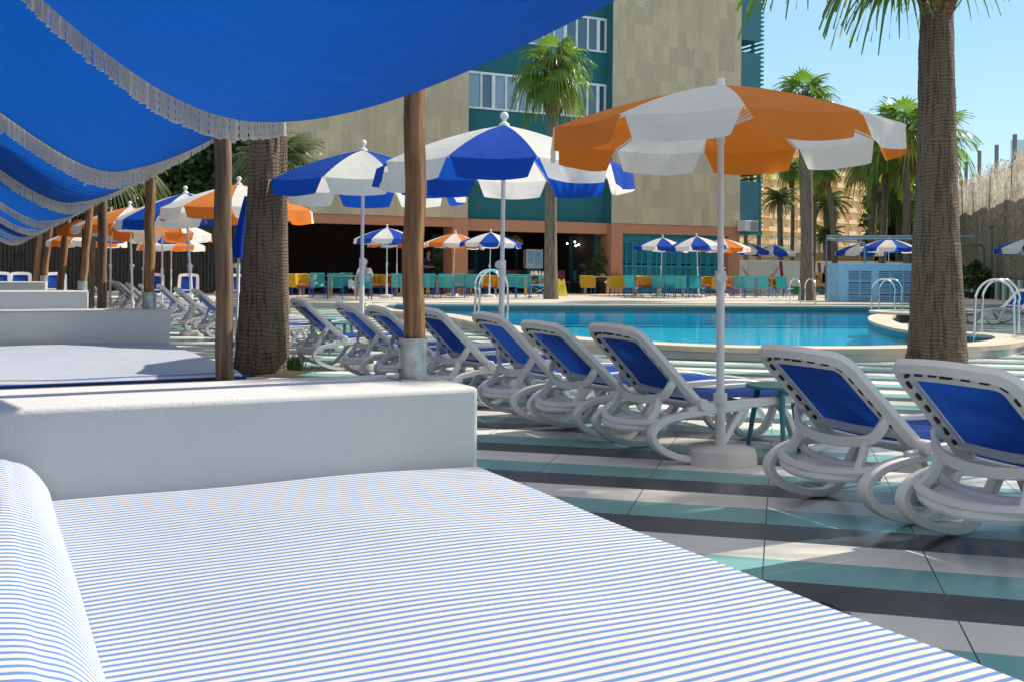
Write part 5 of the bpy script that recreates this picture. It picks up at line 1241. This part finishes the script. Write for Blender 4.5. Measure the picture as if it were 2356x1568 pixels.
for i, (px, py, a, lab) in enumerate(chairs):
    p = at_z(px, py-1.5, TZ); rz = rad(a)
    if i == 0: rc.location = p; rc.rotation_euler = (0, 0, rz); rc.scale = (0.90,)*3
    else: dup(rc, p, rz*1.6, lab, 'dining chair', 'teal rope chairs on the terrace')
tubs = [(684, 681, 20, 'x'), (703, 684, 170, 'yellow rope tub chair beside the leftmost teal chair'), (866, 682, 180, 'yellow rope tub chair behind the parasol at the middle left'), (889, 682, 160, 'yellow rope tub chair half behind the dining parasol pole left of the timber post'),
        (1061, 681, 180, 'yellow rope tub chair behind the table before the pillar'), (1110, 681, 190, 'yellow rope tub chair left of the second parasol pole'), (1128, 683, 170, 'yellow rope tub chair at the second parasol pole behind the pool ladder'), (1354, 680, -70, 'yellow rope tub chair in shade right of the slim palm'),
        (1418, 682, 55, 'bright sunlit yellow rope tub chair before the shutters'), (1484, 680, 180, 'yellow rope tub chair behind the table at the left shutter parasol'), (1540, 680, 180, 'yellow rope tub chair between the shutter parasols'), (1632, 682, 120, 'wide yellow rope tub chair just left of the near orange parasol pole'),
        (1680, 682, 180, 'yellow rope tub chair just right of the near orange parasol pole'), (1787, 682, 200, 'rightmost yellow rope tub chair on the terrace')]
for i, (px, py, a, lab) in enumerate(tubs):
    p = at_z(px, py-1, TZ); rz = rad(a)
    if i == 0: tc_.location = p; tc_.rotation_euler = (0, 0, rz)
    else: dup(tc_, p, rz, lab, 'armchair', 'yellow rope tub chairs on the terrace')
tabs = [(665, 682, 0, 'x'), (790, 686, 0, 'wooden dining table between the left teal rope chairs'), (882, 683, 4, 'wooden dining table under the dining parasol left of the timber post'), (955, 685, 0, 'wooden dining table hidden behind the nearest timber post'), (1035, 682, 0, 'wooden dining table before the terracotta pillar'),
        (1112, 683, 0, 'wooden dining table at the foot of the second parasol pole'), (1182, 682, 4, 'wooden dining table behind the teal chairs left of the trolley'), (1372, 680, 0, 'wooden dining table with yellow tub chairs right of the slim palm'), (1488, 683, -15, 'wooden dining table at the left shutter parasol'),
        (1545, 683, -12, 'wooden dining table between the shutter parasols'), (1644, 683, -8, 'wooden dining table behind the near orange parasol pole'), (1712, 683, -10, 'wooden dining table behind the small pool ladder'), (1772, 684, -14, 'rightmost wooden dining table on the terrace')]
for i, (px, py, a, lab) in enumerate(tabs):
    p = at_z(px, py-3, TZ); rz = rad(a)
    if i == 0: dt.location = p; dt.rotation_euler = (0, 0, rz)
    else: dup(dt, p, rz, lab, 'table', 'wooden dining tables on the terrace')
# towels left on chairs
def drape(name, lab, cat, p, w_, h, mat, seed):
    m = MB(); rng = random.Random(seed)
    def fn(u_, v_): return Vector(((u_-0.5)*w_*(1-0.2*v_), 0.05*math.sin(u_*11+seed)*v_+0.03*math.sin(v_*5), -h*v_+0.04*math.sin(u_*6)))
    m.grid(14, 8, fn); o = m.build(name, M[mat], None, True); o.location = p; s_ = o.modifiers.new('thick', 'SOLIDIFY'); s_.thickness = 0.012
    return tag(o, lab, cat)
p = at_z(733, 687, TZ); drape('towel', 'white towel lying on the leftmost teal rope chair seat', 'towel', p+Vector((0, 0.06, 0.60)), 0.42, 0.16, 'whiteshirt', 2)
p = at_z(812, 688, TZ); drape('towel', 'white towel hanging beside the seated guest at the parasol pole', 'towel', p+Vector((0.02, -0.25, 0.60)), 0.30, 0.26, 'whiteshirt', 5)
# food trolley
t = thing('food_trolley', 'blue tray trolley with food standing left of the slim palm', 'trolley', at_z(1243, 686, TZ), rad(-8)); m = MB()
for sx in (-1, 1):
    for sy in (-1, 1): m.tube([(sx*0.36, sy*0.22, 0.06), (sx*0.36, sy*0.22, 0.88)], 0.014, 6)
    m.tube([(sx*0.36, -0.22, 0.1), (-sx*0.3, -0.22, 0.42)], 0.010, 5)
m.build('frame', M['chrome'], t); m = MB(); m.box(-0.40, 0.40, -0.26, 0.26, 0.44, 0.50); m.build('tray', M['kiosk'], t, True, 0.01)
m = MB(); m.box(-0.40, 0.40, -0.26, 0.26, 0.80, 0.83); m.build('top_shelf', M['tabletop'], t, True, 0.005)
m = MB(); [m.lathe([(0.02, 0.0), (0.05, 0.0), (0.05, 0.03), (0.02, 0.03)], 8, (sx*0.36, sy*0.22, 0.02)) for sx in (-1, 1) for sy in (-1, 1)]; m.build('wheel', M['black'], t)
rng = random.Random(8); m = MB()
for i in range(9): m.lathe([(0.035, 0), (0.04, 0.02), (0.03, rng.uniform(0.06, 0.13)), (0.015, 0.14)], 8, (rng.uniform(-0.34, 0.34), rng.uniform(-0.2, 0.2), 0.832))
tag(m.build('tableware', M['pole'], None, True, 0, t.location, rad(-8)), 'white cups and bowls set out on the food trolley', 'tableware')
m = MB()
for i in range(14): m.ball((rng.uniform(-0.30, 0.1), rng.uniform(-0.2, 0.2), 0.54+rng.uniform(0, 0.1)), rng.uniform(0.05, 0.09), 6)
tag(m.build('bread_pile', M['lampcloth'], None, True, 0, t.location, rad(-8)), 'brown bread loaves piled on the trolley tray', 'bread')
# wet floor sign
t = thing('wet_floor_sign', 'yellow folding wet floor sign right of the slim palm trunk', 'sign', at_z(1291, 681, TZ+0.0), rad(20)); 
for sgn in (-1, 1):
    m = MB(); vs = []
    for yy in (0, 0.02):
        for x, z in ((-0.19, 0), (0.19, 0), (0.13, 0.66), (0.05, 0.66), (0.05, 0.60), (-0.05, 0.60), (-0.05, 0.66), (-0.13, 0.66)): vs.append((x, sgn*(0.20*(1-z/0.66)+yy), z))
    m.add(vs, [tuple(range(8)), tuple(range(15, 7, -1))]+[(i, (i+1) % 8, 8+(i+1) % 8, 8+i) for i in range(8)]); p_ = m.build('panel', M['signy'], t, False)
    if sgn < 0: m = MB(); y_ = lambda z: -(0.20*(1-z/0.66)+0.026); m.tube([(0.07*math.cos(2*PI*k/20), y_(0.36+0.07*math.sin(2*PI*k/20)), 0.36+0.07*math.sin(2*PI*k/20)) for k in range(20)], 0.008, 5, closed=True); m.build('round_symbol', M['tabletop'], p_, False)
# ------------------------------------------------------------------ guests in the restaurant
def skinned(name, pts, edges, radii, mat, parent, root=0, sub=2):
    me = bpy.data.meshes.new(name); me.from_pydata(pts, edges, []); o = bpy.data.objects.new(name, me); C.objects.link(o); o.parent = parent
    sk = o.modifiers.new('skin', 'SKIN'); ss_ = o.modifiers.new('sub', 'SUBSURF'); ss_.levels = ss_.render_levels = sub
    if not me.skin_vertices: 
        bpy.context.view_layer.objects.active = o
    for i, v in enumerate(me.skin_vertices[0].data): v.radius = (radii[i], radii[i]) if not isinstance(radii[i], tuple) else radii[i]; v.use_root = (i == root)
    me.materials.append(mat); sk.use_smooth_shade = True
    return o
def person(label, loc, rz, sitting, shirt, trousers):
    t = thing('person', label, 'person', loc, rz)
    hz = 0.50 if sitting else 0.93
    P = {}; 
    P['pel'] = (0, 0, hz); P['waist'] = (0, 0.02, hz+0.18); P['chest'] = (0, 0.0, hz+0.38); P['neck'] = (0, 0.01, hz+0.55); P['hd0'] = (0, 0.03, hz+0.62); P['hd1'] = (0, 0.04, hz+0.72); P['hd2'] = (0, 0.03, hz+0.80)
    E = [('pel', 'waist'), ('waist', 'chest'), ('chest', 'neck'), ('neck', 'hd0'), ('hd0', 'hd1'), ('hd1', 'hd2')]; Rr = dict(pel=0.135, waist=0.12, chest=(0.15, 0.115), neck=0.052, hd0=0.072, hd1=0.098, hd2=0.078)
    for s, n_ in ((-1, 'l'), (1, 'r')):
        P['sh'+n_] = (s*0.175, 0.0, hz+0.47)
        if sitting: P['el'+n_] = (s*0.24, 0.10, hz+0.22); P['wr'+n_] = (s*0.15, 0.34, hz+0.24); P['ha'+n_] = (s*0.11, 0.43, hz+0.25)
        else: P['el'+n_] = (s*0.25, -0.02, hz+0.18); P['wr'+n_] = (s*0.12, 0.22, hz+0.14); P['ha'+n_] = (s*0.05, 0.28, hz+0.15)
        P['hp'+n_] = (s*0.10, 0.02, hz-0.04)
        if sitting: P['kn'+n_] = (s*0.12, 0.42, hz+0.0); P['an'+n_] = (s*0.12, 0.40, 0.09); P['to'+n_] = (s*0.12, 0.56, 0.04)
        else: P['kn'+n_] = (s*0.11, 0.02, 0.50); P['an'+n_] = (s*0.11, 0.0, 0.09); P['to'+n_] = (s*0.12, 0.16, 0.04)
        E += [('chest', 'sh'+n_), ('sh'+n_, 'el'+n_), ('el'+n_, 'wr'+n_), ('wr'+n_, 'ha'+n_), ('pel', 'hp'+n_), ('hp'+n_, 'kn'+n_), ('kn'+n_, 'an'+n_), ('an'+n_, 'to'+n_)]
        for k_, r in (('sh', 0.062), ('el', 0.042), ('wr', 0.030), ('ha', (0.04, 0.024)), ('hp', 0.095), ('kn', 0.06), ('an', 0.042), ('to', 0.038)): Rr[k_+n_] = r
        ex = Vector(P['ha'+n_])
        for fi, (dx, L) in enumerate(((-0.03, 0.055), (-0.010, 0.068), (0.010, 0.064), (0.030, 0.05))):
            a_, b2 = f'f{fi}a'+n_, f'f{fi}b'+n_; P[a_] = tuple(ex+Vector((dx*0.9, L*0.6, -0.008))); P[b2] = tuple(ex+Vector((dx, L, -0.03))); E += [('ha'+n_, a_), (a_, b2)]; Rr[a_] = 0.0095; Rr[b2] = 0.008
        P['tha'+n_] = tuple(ex+Vector((-s*0.05, 0.0, 0.01))); E.append(('ha'+n_, 'tha'+n_)); Rr['tha'+n_] = 0.010
    ks = list(P); ix = {k_: i for i, k_ in enumerate(ks)}
    body = skinned('body', [P[k_] for k_ in ks], [(ix[a], ix[b_]) for a, b_ in E], [Rr[k_] for k_ in ks], M['skin'], t)
    h = Vector(P['hd1']); nz = MB(); nz.lathe([(0.016, 0), (0.012, 0.02), (0.004, 0.05)], 8, h+Vector((0, 0.085, -0.03))); 
    for s in (-1, 1): nz.ball(h+Vector((s*0.098, 0, -0.01)), 0.02, 6)
    nz.build('face', M['skin'], t); ey = MB(); [ey.ball(h+Vector((s*0.034, 0.09, 0.012)), 0.010, 6) for s in (-1, 1)]; ey.tube([h+Vector((-0.025, 0.092, -0.05)), h+Vector((0.025, 0.092, -0.05))], 0.005, 5); ey.build('eye_and_mouth', M['hair'], t)
    hm = MB()
    def hair(u_, v_): a0 = 2*PI*u_; e = PI/2-v_*PI*0.62; r = 0.116; c_ = h+Vector((0, -0.015, 0.012)); y = r*math.cos(e)*math.sin(a0); return c_+Vector((r*0.94*math.cos(e)*math.cos(a0), min(y, 0.065), r*math.sin(e)*1.05))
    hm.grid(18, 10, hair); hm.build('hair', M['hair'], t)
    def garment(nm, keys, ed, grow, mat):
        kk = keys; ii = {k_: i for i, k_ in enumerate(kk)}
        rr_ = [tuple(x+grow for x in Rr[k_]) if isinstance(Rr[k_], tuple) else Rr[k_]+grow for k_ in kk]
        skinned(nm, [P[k_] for k_ in kk], [(ii[a], ii[b_]) for a, b_ in ed], rr_, mat, t)
    garment('shirt', ['pel', 'waist', 'chest', 'shl', 'ell', 'shr', 'elr'], [('pel', 'waist'), ('waist', 'chest'), ('chest', 'shl'), ('shl', 'ell'), ('chest', 'shr'), ('shr', 'elr')], 0.018, M[shirt])
    garment('trousers', ['pel', 'hpl', 'knl', 'anl', 'hpr', 'knr', 'anr'], [('pel', 'hpl'), ('hpl', 'knl'), ('knl', 'anl'), ('pel', 'hpr'), ('hpr', 'knr'), ('knr', 'anr')], 0.014, M[trousers])
    return t
p = at_z(838, 689.5, TZ)
person('person in a white shirt sitting on a teal rope chair behind the parasol pole', p+Vector((0, 0.02, 0.0)), rad(6), True, 'whiteshirt', 'darktrouser')
s, z = fac(984, 640, 1.3)
person('person in a navy shirt standing in the dark restaurant right of the timber post', in_h(s, 1.3, zG+0.02), A+rad(200), False, 'navyshirt', 'darktrouser')

# ------------------------------------------------------------------ pool ladders
def ladder(label, pa, pb, H_, depth_dir, r=0.022, back=0.55):
    # two handrails: each rises from the coping, arches over and drops into the water
    t = thing('pool_ladder', label, 'pool ladder', pa, 0, 'steel pool ladders'); d = Vector(depth_dir).normalized()
    for q in (Vector((0, 0, 0)), Vector(pb)-Vector(pa)):
        m = MB(); q = Vector((q.x, q.y, 0))
        path = [q, q+Vector((0, 0, H_*0.55))+d*0.02]
        arc = [q+d*(back*0.5-back*0.5*math.cos(PI*k/10))+Vector((0, 0, H_*0.62+H_*0.38*math.sin(PI*k/10))) for k in range(11)]
        path = path+arc+[q+d*(back*1.02)+Vector((0, 0, -0.1)), q+d*(back*1.05)+Vector((0, 0, -0.5))]
        m.tube(catmull(path, 4), r, 10); m.lathe([(r*2.2, 0.001), (r*2.2, 0.012), (r*1.2, 0.02)], 14, q); m.build('handrail', M['chrome'], t)
    m = MB(); dq = Vector(pb)-Vector(pa); dq.z = 0
    for zz in (-0.12, -0.30): m.tube([d*(back*1.04)+Vector((0, 0, zz)), dq+d*(back*1.04)+Vector((0, 0, zz))], r*1.2, 8)
    m.build('tread', M['chrome'], t); return t
la = at_z(1101, 734, COP); lb = at_z(1092, 728.5, COP)
ladder('bright steel pool ladder by the large blue parasol pole on the near left pool edge', la, lb, 1.0, (0.92, 0.28, 0), 0.024, 0.62)
la = at_z(2335, 775, COP); lb = at_z(2346, 766, COP)
ladder('large steel pool ladder at the right end of the pool', la, lb, 0.92, (-0.95, -0.05, 0), 0.021, 0.66)
la = at_z(2060, 717, COP); lb = at_z(2076, 714.5, COP); ladder('steel ladder on the round spa edge left of the right palm trunk', la, lb, 0.85, (-0.85, 0.1, 0), 0.021, 0.6)
la = at_z(1817, 697, COP); lb = at_z(1852, 697, COP); ladder('small steel ladder on the far pool edge before the teal chairs', la, lb, 0.80, (0.3, -0.95, 0), 0.02, 0.6)
# spa basin on the peninsula
m = MB(); c = at_z(2120, 722, COP); m.lathe([(1.05, 0.004), (1.05, 0.05), (0.85, 0.05), (0.84, -0.02), (0.02, -0.03)], 36, c); 
sp_ = thing('spa_basin', 'small round spa basin beside the pool half behind the right palm', 'spa basin', c); m = MB(); m.lathe([(1.25, 0.002), (1.25, 0.055), (0.95, 0.055), (0.94, 0.01)], 36); m.build('rim', M['coping'], sp_); m = MB(); m.lathe([(0.93, 0.012), (0.93, 0.02)], 36); m.build('spa_water', M['kiosk'], sp_, False)

# ------------------------------------------------------------------ slatted counter with pipe frame
kb = at_z(1931, 695, TZ); kx0 = kb.x; kY = kb.y; kx1 = at_y(2190, 695, kY).x; kh = at_y(1931, 606, kY).z
kt = thing('slatted_counter', 'sky blue counter with slatted panels left of the right palm trunk', 'counter', Vector((kx0, kY, TZ)), rad(1.5)); W_ = kx1-kx0; hh = kh-TZ
m = MB(); m.box(0, W_, 0, 1.3, 0, hh); m.build('body', M['kiosk'], kt, True, 0.015)
def kxp(px): return at_y(px, 650, kY).x-kx0
for (xa, xb) in ((1953, 1977), (1981, 2005), (2023, 2048), (2052, 2078), (2082, 2107), (2111, 2136), (2150, 2175)):
    for (ya, yb) in ((621, 646), (650, 674), (677.5, 700)):
        za, zb = at_y(xa, yb, kY).z-TZ, at_y(xa, ya, kY).z-TZ; za = max(za, 0.05); m = MB(); x0_, x1_ = kxp(xa), kxp(xb)
        m.box(x0_, x1_, -0.006, -0.002, za, zb); pn = m.build('slat_panel', M['louvre_d'], kt, False); m = MB(); z = za+0.01  # dark sheet whose colour stands in for shade between the slats
        while z < zb-0.03: m.add([(x0_, -0.045, z), (x1_, -0.045, z), (x1_, -0.008, z+0.038), (x0_, -0.008, z+0.038)], [(0, 1, 2, 3)]); m.box(x0_, x1_, -0.046, -0.03, z-0.004, z+0.012); z += 0.066
        m.build('slats', M['kiosk'], pn, False)
pf = thing('pipe_frame', 'grey blue pipe frame standing over the slatted counter', 'frame', Vector((kx0+0.02, kY+1.6, TZ))); zt = at_y(1931, 541.5, kY+0.3).z-TZ; m = MB()
m.tube([(0, 0, 0), (0, 0, zt), (W_+1.5, 0.1, zt+0.02)], 0.045, 8); m.tube([(0, 0, zt-0.06), (0.95, 2.2, zt-0.02), (W_+1.5, 2.2, zt)], 0.035, 8); m.tube([(1.05, -1.0, hh), (1.05, -1.0, zt-0.25)], 0.04, 8); m.tube([(0.0, 0, zt-0.12), (1.05, -1.0, zt-0.25)], 0.03, 8); m.build('pipe', M['pipe'], pf)
# ------------------------------------------------------------------ white wall, red posts, hammock, planters
Yw = 54.0
x0, x1 = at_y(1650, 620, Yw).x, at_y(2230, 620, Yw).x; m = MB(); m.box(x0, x1, Yw, Yw+0.3, 0.1, at_y(1900, 601, Yw).z); tag(m.build('boundary_wall', M['whitewall'], None, False, 0.02), 'plain white wall behind the hammock and the red posts', 'wall')
Yt = 60.0; zt_ = at_y(1900, 583, Yt).z; m = MB(); xa_, xb_ = at_y(1600, 620, Yt).x, at_y(2300, 620, Yt).x
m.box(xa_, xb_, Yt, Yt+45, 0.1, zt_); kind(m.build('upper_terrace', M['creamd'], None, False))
rl = thing('terrace_railing', 'white metal railing along the cream upper terrace', 'railing', Vector((xa_, Yt+0.3, zt_))); m = MB(); L_ = xb_-xa_; hr = at_y(1900, 547, Yt).z-zt_
x = 0.0
while x < L_: m.box(x, x+0.03, 0, 0.03, 0.05, hr); x += 0.15
m.box(0, L_, -0.01, 0.04, hr, hr+0.06); m.box(0, L_, -0.01, 0.04, 0.0, 0.06); m.build('bars', M['pole'], rl, False)
def vpost(lab, xb_, yb, tops):
    b_ = at_y(xb_, 620, 51.0); b_.z = TZ; t = thing('red_posts', lab, 'posts', b_)
    for xt, yt in tops: m = MB(); m.tube([(0, 0, 0), at_y(xt, yt, 51.0)-b_], 0.075, 8); m.build('post', M['red'], t)
vpost('pair of red posts forming a V before the white wall', 1892, 690, ((1884, 605), (1900, 612)))
vpost('red posts by the hammock before the white wall', 1803, 690, ((1796, 602), (1788, 640)))
hmk = MB(); a_, b_ = at_y(1704, 612, 48.6), at_y(1794, 611, 50.5)
def hm_(u_, v_):
    p = a_.lerp(b_, u_); return p+Vector((0, (v_-0.5)*0.9*math.sin(PI*u_)**0.5, -0.80*math.sin(PI*u_)-0.20*math.cos((v_-0.5)*2.6)*math.sin(PI*u_)))
hmk.grid(24, 8, hm_); tag(hmk.build('hammock', M['hammock']), 'beige cloth hammock slung in front of the white wall', 'hammock')
for i, (px, wpx, lab) in enumerate(((1934-8, 12, 'green planter box just left of the slatted counter'), (1910, 22, 'green planter box under the patterned seat cushions'), (1931, 8, 'small green box by the counter corner'), (1852-20, 10, 'green box behind the rightmost teal chair'))):
    p = on_ter(px, 48.0); h_ = at_y(px, 658 if i < 3 else 650, 48.0).z-TZ; wd = wpx*48/F; t = thing('planter', lab, 'planter', p, 0, 'green planter boxes'); m = MB()
    m.box(-wd, wd, -0.35, 0.35, 0, h_*0.62); m.build('box', M['plantergreen'], t, True, 0.02); m = MB(); m.box(-wd+0.03, wd-0.03, -0.32, 0.32, h_*0.62-0.02, h_*0.62+0.01); m.build('soil_fill', M['soil'], t, False)
for i, (px, lab) in enumerate(((1890, 'patterned lounge seat right of the thick grey palm trunk'), (1906, 'second patterned lounge seat near the red V posts'), (1926, 'patterned lounge seat against the slatted counter'))):
    p = on_ter(px, 49.0); t = thing('lounge_seat', lab, 'seat', p, 0, 'patterned lounge seats'); m = MB(); m.box(-0.3, 0.3, -0.3, 0.3, 0.28, 0.48); m.build('cushion', M['floral'], t, True, 0.06, None, 0, 3); m = MB(); m.box(-0.28, 0.28, 0.18, 0.34, 0.5, 1.0); m.build('back_cushion', M['floral'], t, True, 0.05, None, 0, 3)
    m = MB(); m.box(-0.32, 0.32, -0.32, 0.36, 0.05, 0.275); m.build('seat_frame', M['plantergreen'], t, False)
lgs = []
for i, (px, lab) in enumerate(((1752, 'white lounger on the upper terrace at the left behind the railing'), (1838, 'white lounger on the upper terrace behind the thin dark palm'), (1850, 'white lounger on the upper terrace touching the thick grey trunk'), (2052-5, 'white lounger on the upper terrace between right palm trunks'), (2062, 'white lounger on the upper terrace by the brown skirted trunk'))):
    q = at_y(px, 575, 62.0); q.z = zt_; dup(lounger, q, rad(-15), lab, 'sun lounger', 'white loungers on the upper terrace')
# ------------------------------------------------------------------ cream hotel in the distance
Yh = 240.0; xl = at_y(1700, 400, Yh).x; xr = at_y(2175, 400, Yh).x
hb = thing('cream_hotel', 'cream apartment hotel with rows of curved balconies behind the palms', 'building', Vector((xl, Yh, 0)), rad(44)); Lh = 116.0
ztop = at_y(2000, 264, 285).z; fl_h = 3.1; zb0 = at_y(1900, 590, Yh).z
m = MB(); m.box(0, Lh, 1.8, 14, 0, ztop); m.build('wall', M['cream'], hb, False)
nc = 18; cw = Lh/nc; nf = int((ztop-zb0)/fl_h)
slab, wing_, win = MB(), MB(), MB()
for f_ in range(nf+1):
    z0_ = zb0+f_*fl_h
    for c_ in range(nc):
        xa = c_*cw
        # parapet and slab with curved end, dividing fin with a scooped edge
        wing_.box(xa, xa+cw*0.62, 0, 0.15, z0_-0.15, z0_+1.0); wing_.box(xa, xa+cw*0.62, 0.15, 1.8, z0_-0.15, z0_)
        q = [(0.15, -0.15), (0.15, 1.0)]+[(0.15+1.65*(k/8), 1.0+1.55*(1-math.sqrt(max(0, 1-(k/8)**2)))) for k in range(1, 9)]+[(1.8, -0.15)]
        n_ = len(q); vs = [(xa+cw*0.62, y, z0_+z) for y, z in q]+[(xa+cw*0.62+0.18, y, z0_+z) for y, z in q]
        wing_.add(vs, [tuple(range(n_)), tuple(range(2*n_-1, n_-1, -1))]+[(i, n_+i, n_+(i+1) % n_, (i+1) % n_) for i in range(n_)])
        win.box(xa+cw*0.80, xa+cw*0.97, 1.72, 1.79, z0_+0.1, z0_+1.75)
wing_.build('balcony', M['cream'], hb, False); win.build('window', M['alu'], hb, False)
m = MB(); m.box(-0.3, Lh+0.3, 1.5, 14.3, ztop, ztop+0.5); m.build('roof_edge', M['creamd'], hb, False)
# ------------------------------------------------------------------ netted fence on the right
fa = at_z(2280, 694.7, 0); fd = Vector((math.sin(rad(14.3)), math.cos(rad(14.3)), 0)); fz = math.atan2(fd.y, fd.x)
fo = thing('net_fence', 'tall fence of torn grey brown netting along the right side', 'fence', fa, fz)
m = MB(); xs = -30.0
def nf_(u_, v_):
    x = -30+62*u_; z = (5.95+0.18*math.sin(x*0.9)+0.12*math.sin(x*2.7))*v_+1.0*(1-v_); return Vector((x, 0.10*math.sin(x*1.3+v_*3)+0.04*math.sin(x*6), z))
m.grid(160, 20, nf_); m.build('netting', M['net'], fo)
for i in range(14):
    x = -22+3.72*i+(0.2 if i % 2 else 0); p_ = MB(); p_.box(x-0.07, x+0.07, -0.30, -0.16, 0, 6.75+0.12*math.sin(i*2)); p_.build('fence_post', M['post'], fo, False)
m = MB(); m.box(-30, 32, -0.55, -0.35, 0, 4.45); tag(m.build('net_shade_wall', M['post'], None, False, 0, fa, fz), 'grey wall added behind the net fence to shade its lower part', 'wall')  # invented wall, keeps the sun from shining through the lower net
def vstripe():
    m, t, b = new_mat('striped_skirting'); v = coords(t); sp = t.nodes.new('ShaderNodeSeparateXYZ'); t.links.new(v, sp.inputs[0])
    t.links.new(ramp(t, math_(t, 'FRACT', math_(t, 'DIVIDE', sp.outputs[0], 1.35)), [(0, (0.045, 0.052, 0.062)), (0.333, (0.14, 0.335, 0.335)), (0.667, (0.62, 0.59, 0.55))], 'CONSTANT'), b.inputs['Base Color']); b.inputs['Roughness'].default_value = 0.5; return m
m = MB(); m.box(-30, 32, 0.16, 0.36, 0, 0.98); tag(m.build('striped_skirting', vstripe(), None, False, 0, fa, fz), 'low wall striped dark, teal and white below the net fence', 'wall')
t = thing('steel_pole', 'rusty steel pole standing before the net fence by the potted bush', 'pole', at_z(2278, 697, 0)); m = MB(); hz_ = at_y(2278, 524, t.location.y).z; m.tube([(0, 0, 0), (0, 0, hz_)], 0.085, 8); m.build('shaft', M['post'], t); m = MB(); m.box(-0.12, 0.12, -0.12, 0.12, hz_, hz_+0.06); m.build('cap', M['post'], t, False)
for (px0, px1, yt, lab) in ((2210, 2262, 563, 'bent grey shower pipe before the net fence, upper one'), (2195, 2244, 566, 'bent grey shower pipe before the net fence, lower one')):
    b_ = at_z(px1, 695, 0); zt2 = at_y(px1, yt, b_.y).z; xo = at_y(px0, yt, b_.y).x-b_.x; m = MB(); m.tube(catmull([(0, 0, 0), (0, 0, zt2-0.4), (-0.08, 0, zt2-0.05), (-0.35, 0, zt2), (xo, 0, zt2+0.02)], 5), 0.045, 8); tag(m.build('shower_pipe', M['post'], None, True, 0, b_), lab, 'shower', 'bent shower pipes')
m = MB(); c = at_y(2350, 345, 62); m.box(c.x-0.6, c.x+6, 62, 62.1, 0, c.z+0.6); tag(m.build('glass_screen', M['glassrail'], None, False), 'pale blue glass screen showing above the net fence at the right edge', 'glass screen')
# puddle on the paving by the right frame edge
def puddle_mat():
    m, t, b = new_mat('puddle_water'); t.nodes.remove(b)
    gl = t.nodes.new('ShaderNodeBsdfGlossy'); gl.inputs['Roughness'].default_value = 0.015; tr = t.nodes.new('ShaderNodeBsdfTransparent'); tr.inputs[0].default_value = (0.8, 0.82, 0.82, 1)
    fr = t.nodes.new('ShaderNodeFresnel'); fr.inputs[0].default_value = 1.45; mx = t.nodes.new('ShaderNodeMixShader'); t.links.new(fr.outputs[0], mx.inputs[0])
    t.links.new(tr.outputs[0], mx.inputs[1]); t.links.new(gl.outputs[0], mx.inputs[2]); t.links.new(mx.outputs[0], t.nodes['Material Output'].inputs[0]); return m
pm = puddle_mat()
for px, py, rx_, ry_, sd in ((2290, 1150, 0.42, 0.16, 1), (1905, 1112, 0.26, 0.10, 2), (1790, 1400, 0.22, 0.16, 3)):
    c = at_z(px, py, 0.0045); m = MB(); n_ = 40
    pts = [Vector((rx_*math.cos(2*PI*k/n_)*(1+0.18*math.sin(3*2*PI*k/n_+sd)+0.10*math.sin(7*2*PI*k/n_+2*sd)), ry_*math.sin(2*PI*k/n_)*(1+0.15*math.sin(4*2*PI*k/n_+sd)), 0)) for k in range(n_)]
    m.add(pts, [tuple(range(n_))]); kind(m.build('puddle', pm, None, False, 0, c, rad(12)))
# fallen leaf on the deck
lf = MB(); fan = at_z(2160, 978, 0.004)
lf.add([(-0.02, 0, 0.002), (0, -0.014, 0.012), (0.028, 0, 0.016), (0, 0.014, 0.008)], [(0, 1, 2, 3)]); tag(lf.build('fallen_leaf', M['skirt'], None, True, 0, fan), 'small curled brown leaf lying on the striped paving', 'leaf')
